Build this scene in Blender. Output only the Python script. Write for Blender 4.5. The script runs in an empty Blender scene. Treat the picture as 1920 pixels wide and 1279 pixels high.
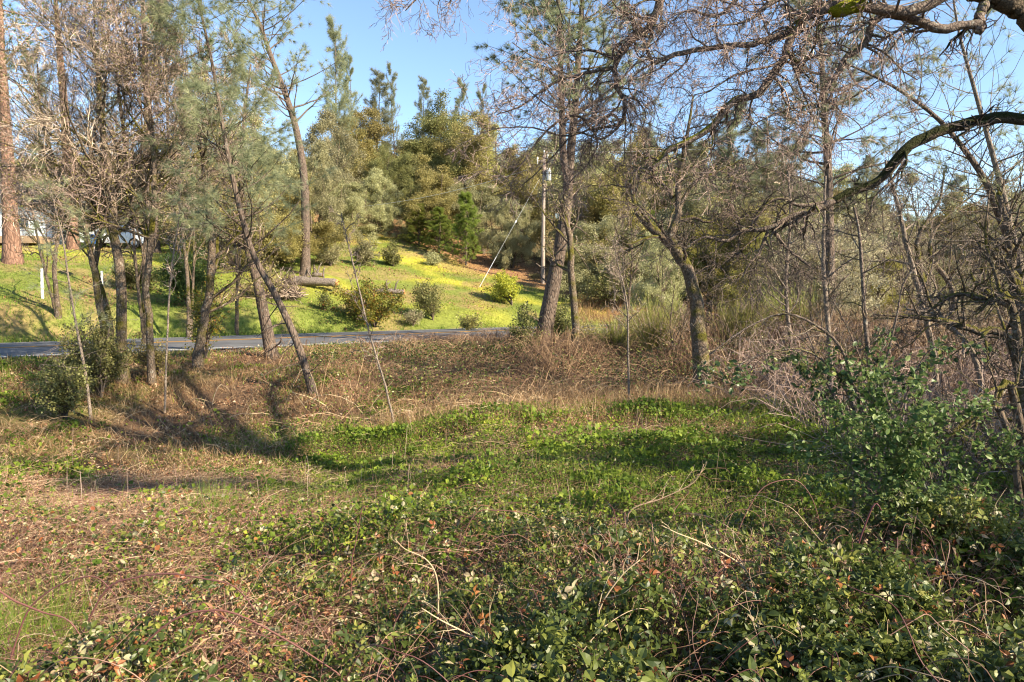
import bpy, math, time
import numpy as np
T0 = time.time()
rng = np.random.default_rng(7)
scene = bpy.context.scene
col = scene.collection
A = np.array
R_ = math.radians

# ------------------------------------------------------------------ camera
ZC = 1.82; F = 1280.0; PITCH = R_(4.0); CX, CY = 960.0, 639.5
cam = bpy.data.cameras.new("camera"); cam.lens = 24; cam.sensor_width = 36
cam.clip_start = 0.05; cam.clip_end = 3000
camo = bpy.data.objects.new("camera", cam); col.objects.link(camo)
camo.location = (0, 0, ZC); camo.rotation_euler = (math.pi/2 - PITCH, 0, 0)
scene.camera = camo
cp, sp = math.cos(PITCH), math.sin(PITCH)

def P(px, py, d):
    """world point seen at photo pixel (px,py), at distance d along +Y"""
    a = (px-CX)/F; b = -(py-CY)/F
    dy = cp + b*sp; dz = -sp + b*cp
    return A([a*d/dy, d, ZC + dz*d/dy])

# ------------------------------------------------------------------ noise
_h = rng.random((256, 256))
def vnoise(x, y, s=1.0, seed=0):
    x = np.asarray(x, float)/s + seed*17.3 + 1000; y = np.asarray(y, float)/s + seed*9.7 + 1000
    xi = np.floor(x).astype(int); yi = np.floor(y).astype(int)
    fx = x-xi; fy = y-yi; fx = fx*fx*(3-2*fx); fy = fy*fy*(3-2*fy)
    g = lambda i, j: _h[(xi+i) % 256, (yi+j) % 256]
    return (g(0,0)*(1-fx)+g(1,0)*fx)*(1-fy)+(g(0,1)*(1-fx)+g(1,1)*fx)*fy
def fbm(x, y, s=1.0, seed=0, o=3):
    v = 0; a = .5; t = 0
    for k in range(o):
        v = v + a*vnoise(x, y, s/2**k, seed+k*3); t += a; a *= .5
    return v/t
def sstep(a, b, x):
    t = np.clip((np.asarray(x, float)-a)/(b-a), 0, 1); return t*t*(3-2*t)

# ------------------------------------------------------------------ road frame and terrain
# road axis: p = n.(x,y); the carriageway lies between NEAR and FAR of p
RN = A([-.539, .842]); RT = A([.842, .539]); NEAR, FARP = 23.8, 31.2
def road_uv(x, y):
    u = RT[0]*x+RT[1]*y
    bend = 0.004*np.clip(u-14, 0, 60)**2          # swings right behind the thicket
    return u, RN[0]*x+RN[1]*y + bend
ctrl = [(-20,2,-.3),(-10,3,-.5),(0,-3,-.6),(0,3,-.75),(5,3,-.75),(12,3,-.5),(20,5,-.3),(-20,-8,-.2),(20,-8,0),
        (-12,10,-.6),(-5,9,-1.0),(-3.2,11.6,-1.6),(-6.5,12.3,-1.5),(-10,12.7,-1.2),(-5,16.0,-.8),(-9,15.2,-.65),(-2,15.8,-1.05),(-4.5,18.5,-.3),(-9,17,-.25),(0,9,-.8),(6,9,-.8),(14,10,-.5),(-15,13,-.3),(0,14,-.8),(8,16,-.6),(18,16,-.2),
        (2,21,-.35),(10,24,-.2),(20,24,0),(-40,5,.3),(40,5,.5)]
for q in [(20,488,34),(20,535,31),(-300,480,36),(300,505,38),(300,560,33.5),(440,520,38),(572,512,42),(600,560,38),(700,440,60),(700,500,47),
          (740,600,35.5),(870,495,55),(870,560,42),(1000,528,50),(985,600,39),(40,462,48),(-200,455,52),(1150,575,44),(1300,575,46),
          (1600,575,48),(1900,570,45),(2300,560,50),(700,345,92),(400,370,85),(100,395,85),(-300,380,90),(900,365,90),(1100,430,92),(1500,480,105),
          (1900,470,105),(2500,440,120),(1050,500,62),(1300,530,70),(1700,535,70)]:
    p = P(*q); ctrl.append(tuple(p))
for a in range(0, 360, 30):
    r = 260; ctrl.append((r*math.sin(R_(a)), r*math.cos(R_(a)), 22 if abs((a+180) % 360-180) < 70 else 8))
CT = A(ctrl)
def _phi(r2): return np.where(r2 > 1e-9, np.sqrt(r2), 0.0)
_n = len(CT); _d2 = ((CT[:,None,:2]-CT[None,:,:2])**2).sum(-1)
_M = np.zeros((_n+3, _n+3)); _M[:_n,:_n] = _phi(_d2) - np.eye(_n)*.3; _M[:_n,_n] = 1; _M[:_n,_n+1:] = CT[:,:2]; _M[_n:,:_n] = _M[:_n,_n:].T
_W = np.linalg.solve(_M, np.r_[CT[:,2], 0, 0, 0])
def ground(x, y):
    x = np.asarray(x, float); y = np.asarray(y, float); sh = np.broadcast(x, y).shape
    xf = np.broadcast_to(x, sh).ravel(); yf = np.broadcast_to(y, sh).ravel()
    r = np.hypot(xf, yf); k = np.where(r > 255, 255/np.maximum(r, 1), 1.0); xx = xf*k; yy = yf*k
    z = _W[_n] + _W[_n+1]*xx + _W[_n+2]*yy
    for i in range(_n): z = z + _W[i]*_phi((xx-CT[i,0])**2+(yy-CT[i,1])**2)
    u, p = road_uv(xf, yf)
    z = z + (fbm(xf, yf, 2.3, 1)-.5)*.22 + (fbm(xf, yf, 9, 2)-.5)*.5*sstep(35, 60, yf)
    w = sstep(NEAR-3.0, NEAR-.5, p)*(1-sstep(FARP+.7, FARP+3.2, p))
    ditch = -.25*np.exp(-((p-FARP-1.5)/.6)**2)
    z = z*(1-w) + (-.035)*w + ditch*.4
    return z.reshape(sh)
def gz(x, y): return float(ground(x, y))
def hit(px, py, lo=2.0, hi=120):
    d = np.geomspace(lo, hi, 700)
    a = (px-CX)/F; b = -(py-CY)/F; dy = cp+b*sp; dz = -sp+b*cp
    z = ZC+dz*d/dy - ground(a*d/dy, d)
    i = int(np.argmax(z < 0))
    return float(d[i]) if z.min() < 0 else hi

# ------------------------------------------------------------------ materials
def new_mat(name):
    m = bpy.data.materials.new(name); m.use_nodes = True; nt = m.node_tree; nt.nodes.clear()
    out = nt.nodes.new('ShaderNodeOutputMaterial'); return m, nt, out
def N(nt, t, **kw):
    n = nt.nodes.new(t)
    for k, v in kw.items(): setattr(n, k, v)
    return n
def ramp(nt, stops):
    r = N(nt, 'ShaderNodeValToRGB'); e = r.color_ramp.elements
    while len(e) < len(stops): e.new(.5)
    for i, (p_, c) in enumerate(stops): e[i].position = p_; e[i].color = (*c, 1)
    return r
def leaf_mat(name, stops, trans=.35, rough=.5, nscale=.6, spec=.3, var=.35):
    m, nt, out = new_mat(name); L = nt.links.new
    at = N(nt, 'ShaderNodeAttribute', attribute_name='tint'); r = ramp(nt, stops); L(at.outputs['Fac'], r.inputs[0])
    oi = N(nt, 'ShaderNodeObjectInfo'); tc = N(nt, 'ShaderNodeTexCoord'); nz = N(nt, 'ShaderNodeTexNoise'); nz.inputs['Scale'].default_value = nscale
    L(tc.outputs['Object'], nz.inputs['Vector'])
    ad = N(nt, 'ShaderNodeMath', operation='ADD'); L(oi.outputs['Random'], ad.inputs[0]); L(nz.outputs['Fac'], ad.inputs[1])
    mr = N(nt, 'ShaderNodeMapRange'); mr.inputs['From Min'].default_value = .3; mr.inputs['From Max'].default_value = 1.7
    mr.inputs['To Min'].default_value = 1-var; mr.inputs['To Max'].default_value = 1+var; L(ad.outputs[0], mr.inputs['Value'])
    hs = N(nt, 'ShaderNodeHueSaturation'); L(mr.outputs[0], hs.inputs['Value']); L(r.outputs[0], hs.inputs['Color'])
    h2 = N(nt, 'ShaderNodeMapRange'); h2.inputs['To Min'].default_value = .485; h2.inputs['To Max'].default_value = .515; L(oi.outputs['Random'], h2.inputs['Value']); L(h2.outputs[0], hs.inputs['Hue'])
    b = N(nt, 'ShaderNodeBsdfPrincipled'); b.inputs['Roughness'].default_value = rough; b.inputs['Specular IOR Level'].default_value = spec
    L(hs.outputs[0], b.inputs['Base Color'])
    t = N(nt, 'ShaderNodeBsdfTranslucent'); g = N(nt, 'ShaderNodeGamma'); g.inputs[1].default_value = .85; L(hs.outputs[0], g.inputs[0]); L(g.outputs[0], t.inputs['Color'])
    mx = N(nt, 'ShaderNodeMixShader'); mx.inputs[0].default_value = trans; L(b.outputs[0], mx.inputs[1]); L(t.outputs[0], mx.inputs[2]); L(mx.outputs[0], out.inputs[0])
    return m
def bark_mat(name, c1, c2, scale=6, stretch=.25, bump=.6, moss=0.0, mossc=(.10,.12,.012), lich=0.0, rough=.9, dist=.03):
    m, nt, out = new_mat(name); L = nt.links.new
    tc = N(nt, 'ShaderNodeTexCoord'); mp = N(nt, 'ShaderNodeMapping'); mp.inputs['Scale'].default_value = (1, 1, stretch); L(tc.outputs['Object'], mp.inputs[0])
    nz = N(nt, 'ShaderNodeTexNoise'); nz.inputs['Scale'].default_value = scale; nz.inputs['Detail'].default_value = 8; nz.inputs['Roughness'].default_value = .7; L(mp.outputs[0], nz.inputs['Vector'])
    vo = N(nt, 'ShaderNodeTexVoronoi', feature='DISTANCE_TO_EDGE'); vo.inputs['Scale'].default_value = scale*1.6; L(mp.outputs[0], vo.inputs['Vector'])
    vr = N(nt, 'ShaderNodeMapRange'); vr.inputs['From Max'].default_value = .18; L(vo.outputs['Distance'], vr.inputs['Value'])
    mu = N(nt, 'ShaderNodeMath', operation='MULTIPLY'); L(nz.outputs['Fac'], mu.inputs[0]); L(vr.outputs[0], mu.inputs[1])
    ad = N(nt, 'ShaderNodeMath', operation='ADD'); L(mu.outputs[0], ad.inputs[0]); L(nz.outputs['Fac'], ad.inputs[1])
    r = ramp(nt, [(.3, c1), (.95, c2)]); L(ad.outputs[0], r.inputs[0]); c = r.outputs[0]
    if lich:
        n3 = N(nt, 'ShaderNodeTexNoise'); n3.inputs['Scale'].default_value = scale*1.3; n3.inputs['Detail'].default_value = 5; L(tc.outputs['Object'], n3.inputs['Vector'])
        r3 = ramp(nt, [(.58, (0,0,0)), (.66, (lich,)*3)]); L(n3.outputs['Fac'], r3.inputs[0])
        mx = N(nt, 'ShaderNodeMixRGB'); L(r3.outputs[0], mx.inputs[0]); L(c, mx.inputs[1]); mx.inputs[2].default_value = (.34,.32,.27,1); c = mx.outputs[0]
    if moss:
        ge = N(nt, 'ShaderNodeNewGeometry'); sx = N(nt, 'ShaderNodeSeparateXYZ'); L(ge.outputs['Normal'], sx.inputs[0])
        n2 = N(nt, 'ShaderNodeTexNoise'); n2.inputs['Scale'].default_value = 2.2; n2.inputs['Detail'].default_value = 6; L(tc.outputs['Object'], n2.inputs['Vector'])
        a2 = N(nt, 'ShaderNodeMath', operation='MULTIPLY_ADD'); a2.inputs[1].default_value = .28; L(sx.outputs['Z'], a2.inputs[0]); L(n2.outputs['Fac'], a2.inputs[2])
        r2 = ramp(nt, [(.62-.3*moss, (0,0,0)), (.74-.3*moss, (1,1,1))]); L(a2.outputs[0], r2.inputs[0])
        mx = N(nt, 'ShaderNodeMixRGB'); L(r2.outputs[0], mx.inputs[0]); L(c, mx.inputs[1]); mx.inputs[2].default_value = (*mossc, 1); c = mx.outputs[0]
    b = N(nt, 'ShaderNodeBsdfPrincipled'); b.inputs['Roughness'].default_value = rough; b.inputs['Specular IOR Level'].default_value = .2; L(c, b.inputs['Base Color'])
    bp = N(nt, 'ShaderNodeBump'); bp.inputs['Strength'].default_value = bump; bp.inputs['Distance'].default_value = dist; L(ad.outputs[0], bp.inputs['Height']); L(bp.outputs[0], b.inputs['Normal'])
    L(b.outputs[0], out.inputs[0]); return m
def plain_mat(name, c, rough=.6, metal=0, n=.15, scale=8, spec=.4):
    m, nt, out = new_mat(name); L = nt.links.new
    tc = N(nt, 'ShaderNodeTexCoord'); nz = N(nt, 'ShaderNodeTexNoise'); nz.inputs['Scale'].default_value = scale; nz.inputs['Detail'].default_value = 6; L(tc.outputs['Object'], nz.inputs['Vector'])
    r = ramp(nt, [(.3, tuple(x*(1-n) for x in c)), (.7, tuple(min(1, x*(1+n)) for x in c))]); L(nz.outputs['Fac'], r.inputs[0])
    b = N(nt, 'ShaderNodeBsdfPrincipled'); b.inputs['Roughness'].default_value = rough; b.inputs['Metallic'].default_value = metal; b.inputs['Specular IOR Level'].default_value = spec
    L(r.outputs[0], b.inputs['Base Color']); L(b.outputs[0], out.inputs[0]); return m

M = {}
M['oak_dark'] = leaf_mat('oak_leaf_dark', [(0,(.065,.075,.025)),(.5,(.15,.155,.05)),(1,(.30,.28,.10))], .35)
M['oak_olive'] = leaf_mat('oak_leaf_olive', [(0,(.13,.12,.035)),(.5,(.27,.24,.075)),(1,(.44,.37,.14))], .35)
M['oak_grey'] = leaf_mat('oak_leaf_grey', [(0,(.15,.15,.06)),(.5,(.28,.27,.13)),(1,(.46,.42,.24))], .35)
M['oak_gold'] = leaf_mat('oak_leaf_gold', [(0,(.12,.12,.025)),(.5,(.26,.24,.05)),(1,(.42,.36,.09))], .4)
M['shrub_green'] = leaf_mat('shrub_leaf_green', [(0,(.04,.085,.02)),(.5,(.09,.16,.035)),(1,(.2,.27,.08))], .3)
M['cream'] = leaf_mat('cream_leaf', [(0,(.17,.14,.07)),(.5,(.32,.27,.16)),(1,(.5,.44,.30))], .35)
M['photinia'] = leaf_mat('photinia_leaf', [(0,(.04,.07,.012)),(.45,(.13,.16,.02)),(.75,(.28,.22,.03)),(1,(.30,.07,.03))], .35)
M['yellow'] = leaf_mat('yellow_leaf', [(0,(.15,.19,.03)),(.5,(.33,.33,.04)),(1,(.52,.44,.05))], .35)
M['needle_grey'] = leaf_mat('needle_grey', [(0,(.08,.10,.05)),(.5,(.22,.24,.13)),(1,(.40,.38,.22))], .42, .5)
M['needle_green'] = leaf_mat('needle_green', [(0,(.035,.07,.012)),(.5,(.08,.14,.02)),(1,(.16,.22,.035))], .3, .5)
M['needle_bright'] = leaf_mat('needle_bright', [(0,(.08,.11,.02)),(.5,(.17,.21,.035)),(1,(.30,.33,.07))], .4, .5)
M['bramble'] = leaf_mat('bramble_leaf', [(0,(.03,.055,.012)),(.42,(.085,.12,.024)),(.66,(.17,.21,.04)),(.76,(.30,.31,.07)),(.84,(.48,.46,.27)),(.92,(.27,.10,.035)),(1,(.42,.22,.06))], .28, .45, 1.0, .35, .35)
M['ivy'] = leaf_mat('periwinkle_leaf', [(0,(.04,.07,.010)),(.5,(.11,.16,.018)),(.85,(.23,.28,.03)),(1,(.40,.38,.06))], .38, .55, .8, .2)
M['litter'] = leaf_mat('dry_leaf', [(0,(.07,.03,.014)),(.45,(.25,.115,.055)),(.75,(.42,.25,.13)),(1,(.60,.45,.29))], .15, .7)
M['dry_stem'] = leaf_mat('dry_stem', [(0,(.06,.03,.018)),(.35,(.21,.12,.07)),(.7,(.38,.26,.15)),(1,(.50,.39,.26))], 0.0, .7)
M['red_stem'] = leaf_mat('red_cane', [(0,(.07,.022,.025)),(.5,(.13,.05,.045)),(1,(.26,.15,.11))], 0.0, .6)
M['grass'] = leaf_mat('grass_blade', [(0,(.08,.13,.02)),(.45,(.20,.26,.035)),(.8,(.37,.385,.045)),(1,(.50,.40,.16))], .4, .6, .35)
M['dry_grass'] = leaf_mat('dry_grass_blade', [(0,(.18,.10,.04)),(.5,(.38,.25,.12)),(1,(.56,.43,.24))], .3, .7)
M['broom'] = leaf_mat('broom_stem', [(0,(.10,.12,.02)),(.5,(.22,.24,.04)),(1,(.38,.36,.09))], .1, .6)
M['twig'] = leaf_mat('bare_twig', [(0,(.08,.055,.042)),(.5,(.27,.19,.145)),(1,(.50,.39,.31))], 0.0, .8)
M['twig_dark'] = leaf_mat('bare_twig_dark', [(0,(.03,.022,.018)),(.5,(.075,.055,.045)),(1,(.19,.14,.11))], 0.0, .8)
M['bark_pine'] = bark_mat('bark_pine', (.024,.018,.014), (.15,.11,.085), 9, .3, .9, lich=.25)
M['bark_ponderosa'] = bark_mat('bark_ponderosa', (.06,.034,.025), (.25,.145,.10), 5, .35, .9, dist=.05)
M['bark_oak'] = bark_mat('bark_oak', (.03,.025,.018), (.17,.125,.09), 12, .5, .8, moss=.35, mossc=(.09,.08,.012), lich=.5)
M['bark_limb'] = bark_mat('bark_limb', (.025,.019,.016), (.18,.135,.108), 22, .8, .8, moss=-.1, mossc=(.10,.10,.01), lich=.6, dist=.01)
M['bark_moss'] = bark_mat('bark_moss', (.03,.022,.015), (.12,.09,.06), 25, 1, .9, moss=.8, mossc=(.024,.027,.005), dist=.015)
M['moss'] = bark_mat('moss_cushion', (.12,.13,.008), (.30,.30,.012), 40, 1, .9, dist=.02)
M['bark_pale'] = bark_mat('bark_pale', (.07,.052,.042), (.24,.19,.15), 14, .5, .6, lich=.3)
M['log'] = bark_mat('log_wood', (.06,.045,.038), (.30,.245,.205), 9, 1, 1.0, dist=.06)
M['cut'] = plain_mat('cut_wood', (.50,.22,.09), .8, n=.4)
M['white_paint'] = plain_mat('white_paint', (.78,.78,.76), .6, n=.1, scale=20)
M['pole'] = bark_mat('pole_wood', (.15,.11,.09), (.38,.31,.26), 14, .05, .5)
M['metal'] = plain_mat('grey_metal', (.50,.52,.54), .5, .2)

# ------------------------------------------------------------------ mesh building
def mesh_obj(name, V, Fc, mat, tint=None, parent=None, smooth=False, mats=None, mi=None):
    """V (n,3); Fc (m,3) or (m,4) int, or a list of such arrays"""
    if not isinstance(Fc, list): Fc = [Fc]
    Fc = [f for f in Fc if len(f)]
    me = bpy.data.meshes.new(name)
    V = np.ascontiguousarray(V, np.float32); me.vertices.add(len(V)); me.vertices.foreach_set('co', V.ravel())
    idx = np.concatenate([f.ravel() for f in Fc]).astype(np.int32); tot = np.concatenate([np.full(len(f), f.shape[1]) for f in Fc])
    st = np.r_[0, np.cumsum(tot)[:-1]].astype(np.int32)
    me.loops.add(len(idx)); me.loops.foreach_set('vertex_index', idx)
    me.polygons.add(len(tot)); me.polygons.foreach_set('loop_start', st)
    me.update(calc_edges=True)
    me.polygons.foreach_set('use_smooth', np.full(len(tot), smooth))
    if tint is not None:
        a = me.attributes.new('tint', 'FLOAT', 'POINT'); a.data.foreach_set('value', np.ascontiguousarray(tint, np.float32))
    for m_ in (mats or [mat]): me.materials.append(m_)
    if mi is not None: me.polygons.foreach_set('material_index', np.asarray(mi, np.int32))
    o = bpy.data.objects.new(name, me); col.objects.link(o)
    if parent is not None: o.parent = parent
    return o
def unit(v): return v/np.maximum(np.linalg.norm(v, axis=-1, keepdims=True), 1e-9)

class Geo:
    def __init__(s): s.V = []; s.T = []; s.tri = []; s.quad = []; s.n = 0
    def add(s, V, tri=None, quad=None, tint=None):
        V = np.asarray(V, float).reshape(-1, 3)
        if tri is not None and len(tri): s.tri.append(np.asarray(tri)+s.n)
        if quad is not None and len(quad): s.quad.append(np.asarray(quad)+s.n)
        s.V.append(V); s.T.append(np.full(len(V), .5) if tint is None else np.asarray(tint, float).reshape(-1)); s.n += len(V)
    def tubes(s, Pn, Rn, k=4, tint=None, cap=True):
        """Pn (N,n,3) polylines, Rn (N,n) radii"""
        Pn = np.asarray(Pn, float); Rn = np.asarray(Rn, float)
        if Pn.ndim == 2: Pn = Pn[None]; Rn = Rn[None]
        Nn, n = Pn.shape[:2]
        if Nn == 0: return
        t = np.empty_like(Pn); t[:,1:-1] = Pn[:,2:]-Pn[:,:-2]; t[:,0] = Pn[:,1]-Pn[:,0]; t[:,-1] = Pn[:,-1]-Pn[:,-2]; t = unit(t)
        m = unit(Pn[:,-1]-Pn[:,0]); ref = np.where(np.abs(m[:,2:3]) < .8, A([[0,0,1.]]), A([[1.,.1,0]]))
        ref = ref[:,None,:]; u = unit(ref-(ref*t).sum(-1,keepdims=True)*t); v = np.cross(t, u)
        an = np.arange(k)*2*math.pi/k
        ring = Pn[:,:,None,:] + Rn[:,:,None,None]*(np.cos(an)[None,None,:,None]*u[:,:,None,:]+np.sin(an)[None,None,:,None]*v[:,:,None,:])
        V = ring.reshape(-1, 3)
        i = np.arange(Nn)[:,None,None]*(n*k) + np.arange(n-1)[None,:,None]*k; j = np.arange(k)[None,None,:]; j2 = (j+1) % k
        q = np.stack([i+j, i+j2, i+k+j2, i+k+j], -1).reshape(-1, 4)
        tt = None
        if tint is not None: tt = np.repeat(np.asarray(tint), n*k)
        tri = None
        if cap and k >= 5:
            base = np.arange(Nn)*(n*k)+(n-1)*k
            tri = np.stack([np.stack([base, base+a, base+a+1], -1) for a in range(1, k-1)], 1).reshape(-1, 3)
        s.add(V, tri=tri, quad=q, tint=tt)
    def scatter(s, tv, tf, pos, X, Y, Z, sc, tint):
        """template tv (m,3), tris tf; frame axes X,Y,Z (N,3), scale (N,)"""
        V = pos[:,None,:] + sc[:,None,None]*(tv[None,:,0:1]*X[:,None,:]+tv[None,:,1:2]*Y[:,None,:]+tv[None,:,2:3]*Z[:,None,:])
        m = len(tv); tri = (tf[None]+np.arange(len(pos))[:,None,None]*m).reshape(-1, 3)
        s.add(V.reshape(-1, 3), tri=tri, tint=np.repeat(tint, m))
    def box(s, c, d, tint=.5):
        c = A(c, float); h = A(d, float)/2
        v = A([[x,y,z] for x in (-1,1) for y in (-1,1) for z in (-1,1)])*h+c
        s.add(v, quad=[[0,1,3,2],[4,6,7,5],[0,4,5,1],[2,3,7,6],[0,2,6,4],[1,5,7,3]], tint=np.full(8, tint))
    def obj(s, name, mat, parent=None, smooth=False, origin=None):
        V = np.concatenate(s.V)
        if origin is not None: V = V-A(origin)
        fs = []
        if s.tri: fs.append(np.concatenate(s.tri))
        if s.quad: fs.append(np.concatenate(s.quad))
        return mesh_obj(name, V, fs, mat, np.concatenate(s.T), parent, smooth)

def tag(o, label=None, cat=None, group=None, kind=None):
    if label: o['label'] = label
    if cat: o['category'] = cat
    if group: o['group'] = group
    if kind: o['kind'] = kind
    return o
def thing(name, label, cat, loc=(0,0,0), group=None):
    o = bpy.data.objects.new(name, None); o.empty_display_size = .3; col.objects.link(o); o.location = tuple(float(v) for v in loc)
    return tag(o, label, cat, group)
def dup(root, loc, rot=0, scale=(1,1,1), label=None, group=None):
    r = root.copy(); col.objects.link(r); r.location = tuple(float(v) for v in loc); r.rotation_euler = (0,0,rot); r.scale = scale
    for k in ('label','group'):
        if k in r: del r[k]
    if label: r['label'] = label
    if group: r['group'] = group
    for ch in list(root.children):
        c = ch.copy(); col.objects.link(c); c.parent = r
        for g_ in ch.children:
            d = g_.copy(); col.objects.link(d); d.parent = c
    return r

def randdir(n, r=rng):
    v = r.normal(size=(n, 3)); return unit(v)
def spline(pts, n):
    pts = A(pts, float); m = len(pts); t = np.linspace(0, m-1, n); i = np.clip(t.astype(int), 0, m-2); f = (t-i)[:,None]
    g = lambda k: pts[np.clip(k, 0, m-1)]
    p0, p1, p2, p3 = g(i-1), g(i), g(i+1), g(i+2)
    return .5*((2*p1)+(-p0+p2)*f+(2*p0-5*p1+4*p2-p3)*f**2+(-p0+3*p1-3*p2+p3)*f**3)
def branches(Pn, Rn, k, t0, t1, ang, lfrac, rfrac, n, gnarl, up, taper=.25, lmode='len', rs=rng, shape=.6, minr=0.0):
    """children of every parent polyline. returns (N*k,n,3),(N*k,n)"""
    Nn, m = Pn.shape[:2]; L = np.linalg.norm(np.diff(Pn, axis=1), axis=2).sum(1)
    t = (np.arange(k)[None]+rs.random((Nn, k)))/k*(t1-t0)+t0; tf = t*(m-1); i = np.clip(tf.astype(int), 0, m-2); f = tf-i
    I = np.arange(Nn)[:,None]
    pos = Pn[I,i]*(1-f[...,None])+Pn[I,i+1]*f[...,None]; tan = unit(Pn[I,i+1]-Pn[I,i]); rr = Rn[I,i]*(1-f)+Rn[I,i+1]*f
    pr = rs.normal(size=tan.shape); pr = unit(pr-(pr*tan).sum(-1,keepdims=True)*tan)
    a = ang*(1+rs.normal(size=t.shape)*.25); d = np.cos(a)[...,None]*tan+np.sin(a)[...,None]*pr
    ln = (L[:,None]*lfrac if lmode == 'len' else np.full(t.shape, lfrac))*(1-shape*(t-t0)/max(t1-t0, 1e-6))*(.6+.8*rs.random(t.shape))
    r0 = np.maximum(np.minimum(rr*rfrac*(.7+.5*rs.random(t.shape)), rr*.9), minr)
    d = d.reshape(-1,3); p = pos.reshape(-1,3); st = (ln.reshape(-1)/(n-1))[:,None]
    out = [p]
    for s_ in range(n-1):
        d = unit(d+rs.normal(size=d.shape)*gnarl+A([0,0,up])); p = p+d*st; out.append(p)
    Q = np.stack(out, 1); r0 = r0.reshape(-1)
    Rr = r0[:,None]*np.linspace(1, taper, n)[None]
    return Q, np.maximum(Rr, minr*.6)

# leaf templates: x = side, y = along, z = normal
QUAD = (A([[0,0,0],[.32,.45,.05],[0,1,0],[-.32,.45,.05]]), A([[0,1,2],[0,2,3]]))
OVAL = (A([[0,0,0],[.30,.3,.05],[.27,.7,.05],[0,1,-.06],[-.27,.7,.05],[-.30,.3,.05]]), A([[0,1,2],[0,2,3],[0,3,4],[0,4,5]]))
def _tri_leaf():
    b = A([[0,0,0],[.26,.22,.10],[.35,.5,.11],[.2,.8,.0],[0,1.05,-.22],[-.2,.8,.0],[-.35,.5,.11],[-.26,.22,.10],[0,.5,-.03]])
    f = A([[0,1,8],[1,2,8],[2,3,8],[3,4,8],[4,5,8],[5,6,8],[6,7,8],[7,0,8]])
    V = []; Fs = []
    for k, (a, s, o) in enumerate([(0,1,.45),(R_(72),.82,.12),(R_(-72),.82,.12)]):
        c, sn = math.cos(a), math.sin(a); q = b*s
        r = np.stack([q[:,0]*c+(q[:,1]+.06)*sn, -q[:,0]*sn+(q[:,1]+.06)*c+o, q[:,2]-.05*abs(sn)*q[:,1]], 1)
        V.append(r); Fs.append(f+9*k)
    V.append(A([[0.02,-.5,-.1],[0,.5,0],[-.02,-.5,-.1]])); Fs.append(A([[27,28,29]]))
    return np.concatenate(V), np.concatenate(Fs)
TRIL = _tri_leaf()
CURL = (A([[0,0,0],[.22,.25,.16],[.20,.6,.05],[.05,.95,-.35],[-.2,.6,.2],[-.2,.25,.22],[0,.45,-.05]]), A([[0,1,6],[1,2,6],[2,3,6],[3,4,6],[4,5,6],[5,0,6]]))
BLADE = (A([[-.5,0,0],[.5,0,0],[.35,.5,.06],[0,1,.25],[-.35,.5,.06]]), A([[0,1,2],[0,2,4],[4,2,3]]))
def leaves(g, pos, size, tint, tmpl=QUAD, upb=.6, rs=rng, width=1.0, along=None):
    n = len(pos)
    nz = unit(rs.normal(size=(n,3))+A([0,0,upb*1.6])); y = rs.normal(size=(n,3)) if along is None else along
    y = unit(y-(y*nz).sum(1,keepdims=True)*nz); x = np.cross(y, nz)
    g.scatter(tmpl[0], tmpl[1], pos, x*width, y, nz, size*np.ones(n), tint)
def needles(g, pos, dr, m, length, w, tint, spread=.6, droop=.15, rs=rng):
    """tufts: m needles (thin triangles) from each pos about direction dr"""
    n = len(pos); p = np.repeat(pos, m, 0); d = np.repeat(dr, m, 0)
    d = unit(d+rs.normal(size=d.shape)*spread+A([0,0,-droop])); L = length*(.7+.5*rs.random(len(p)))
    s_ = unit(np.cross(d, rs.normal(size=d.shape)))*w
    V = np.stack([p-s_, p+s_, p+d*L[:,None]], 1).reshape(-1,3)
    g.add(V, tri=np.arange(len(V)).reshape(-1,3), tint=np.repeat(np.clip(np.repeat(tint, m)+rs.normal(size=len(p))*.12, 0, 1), 3))
def sub(Pn, f=0, t=1, n=None):
    return Pn

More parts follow.
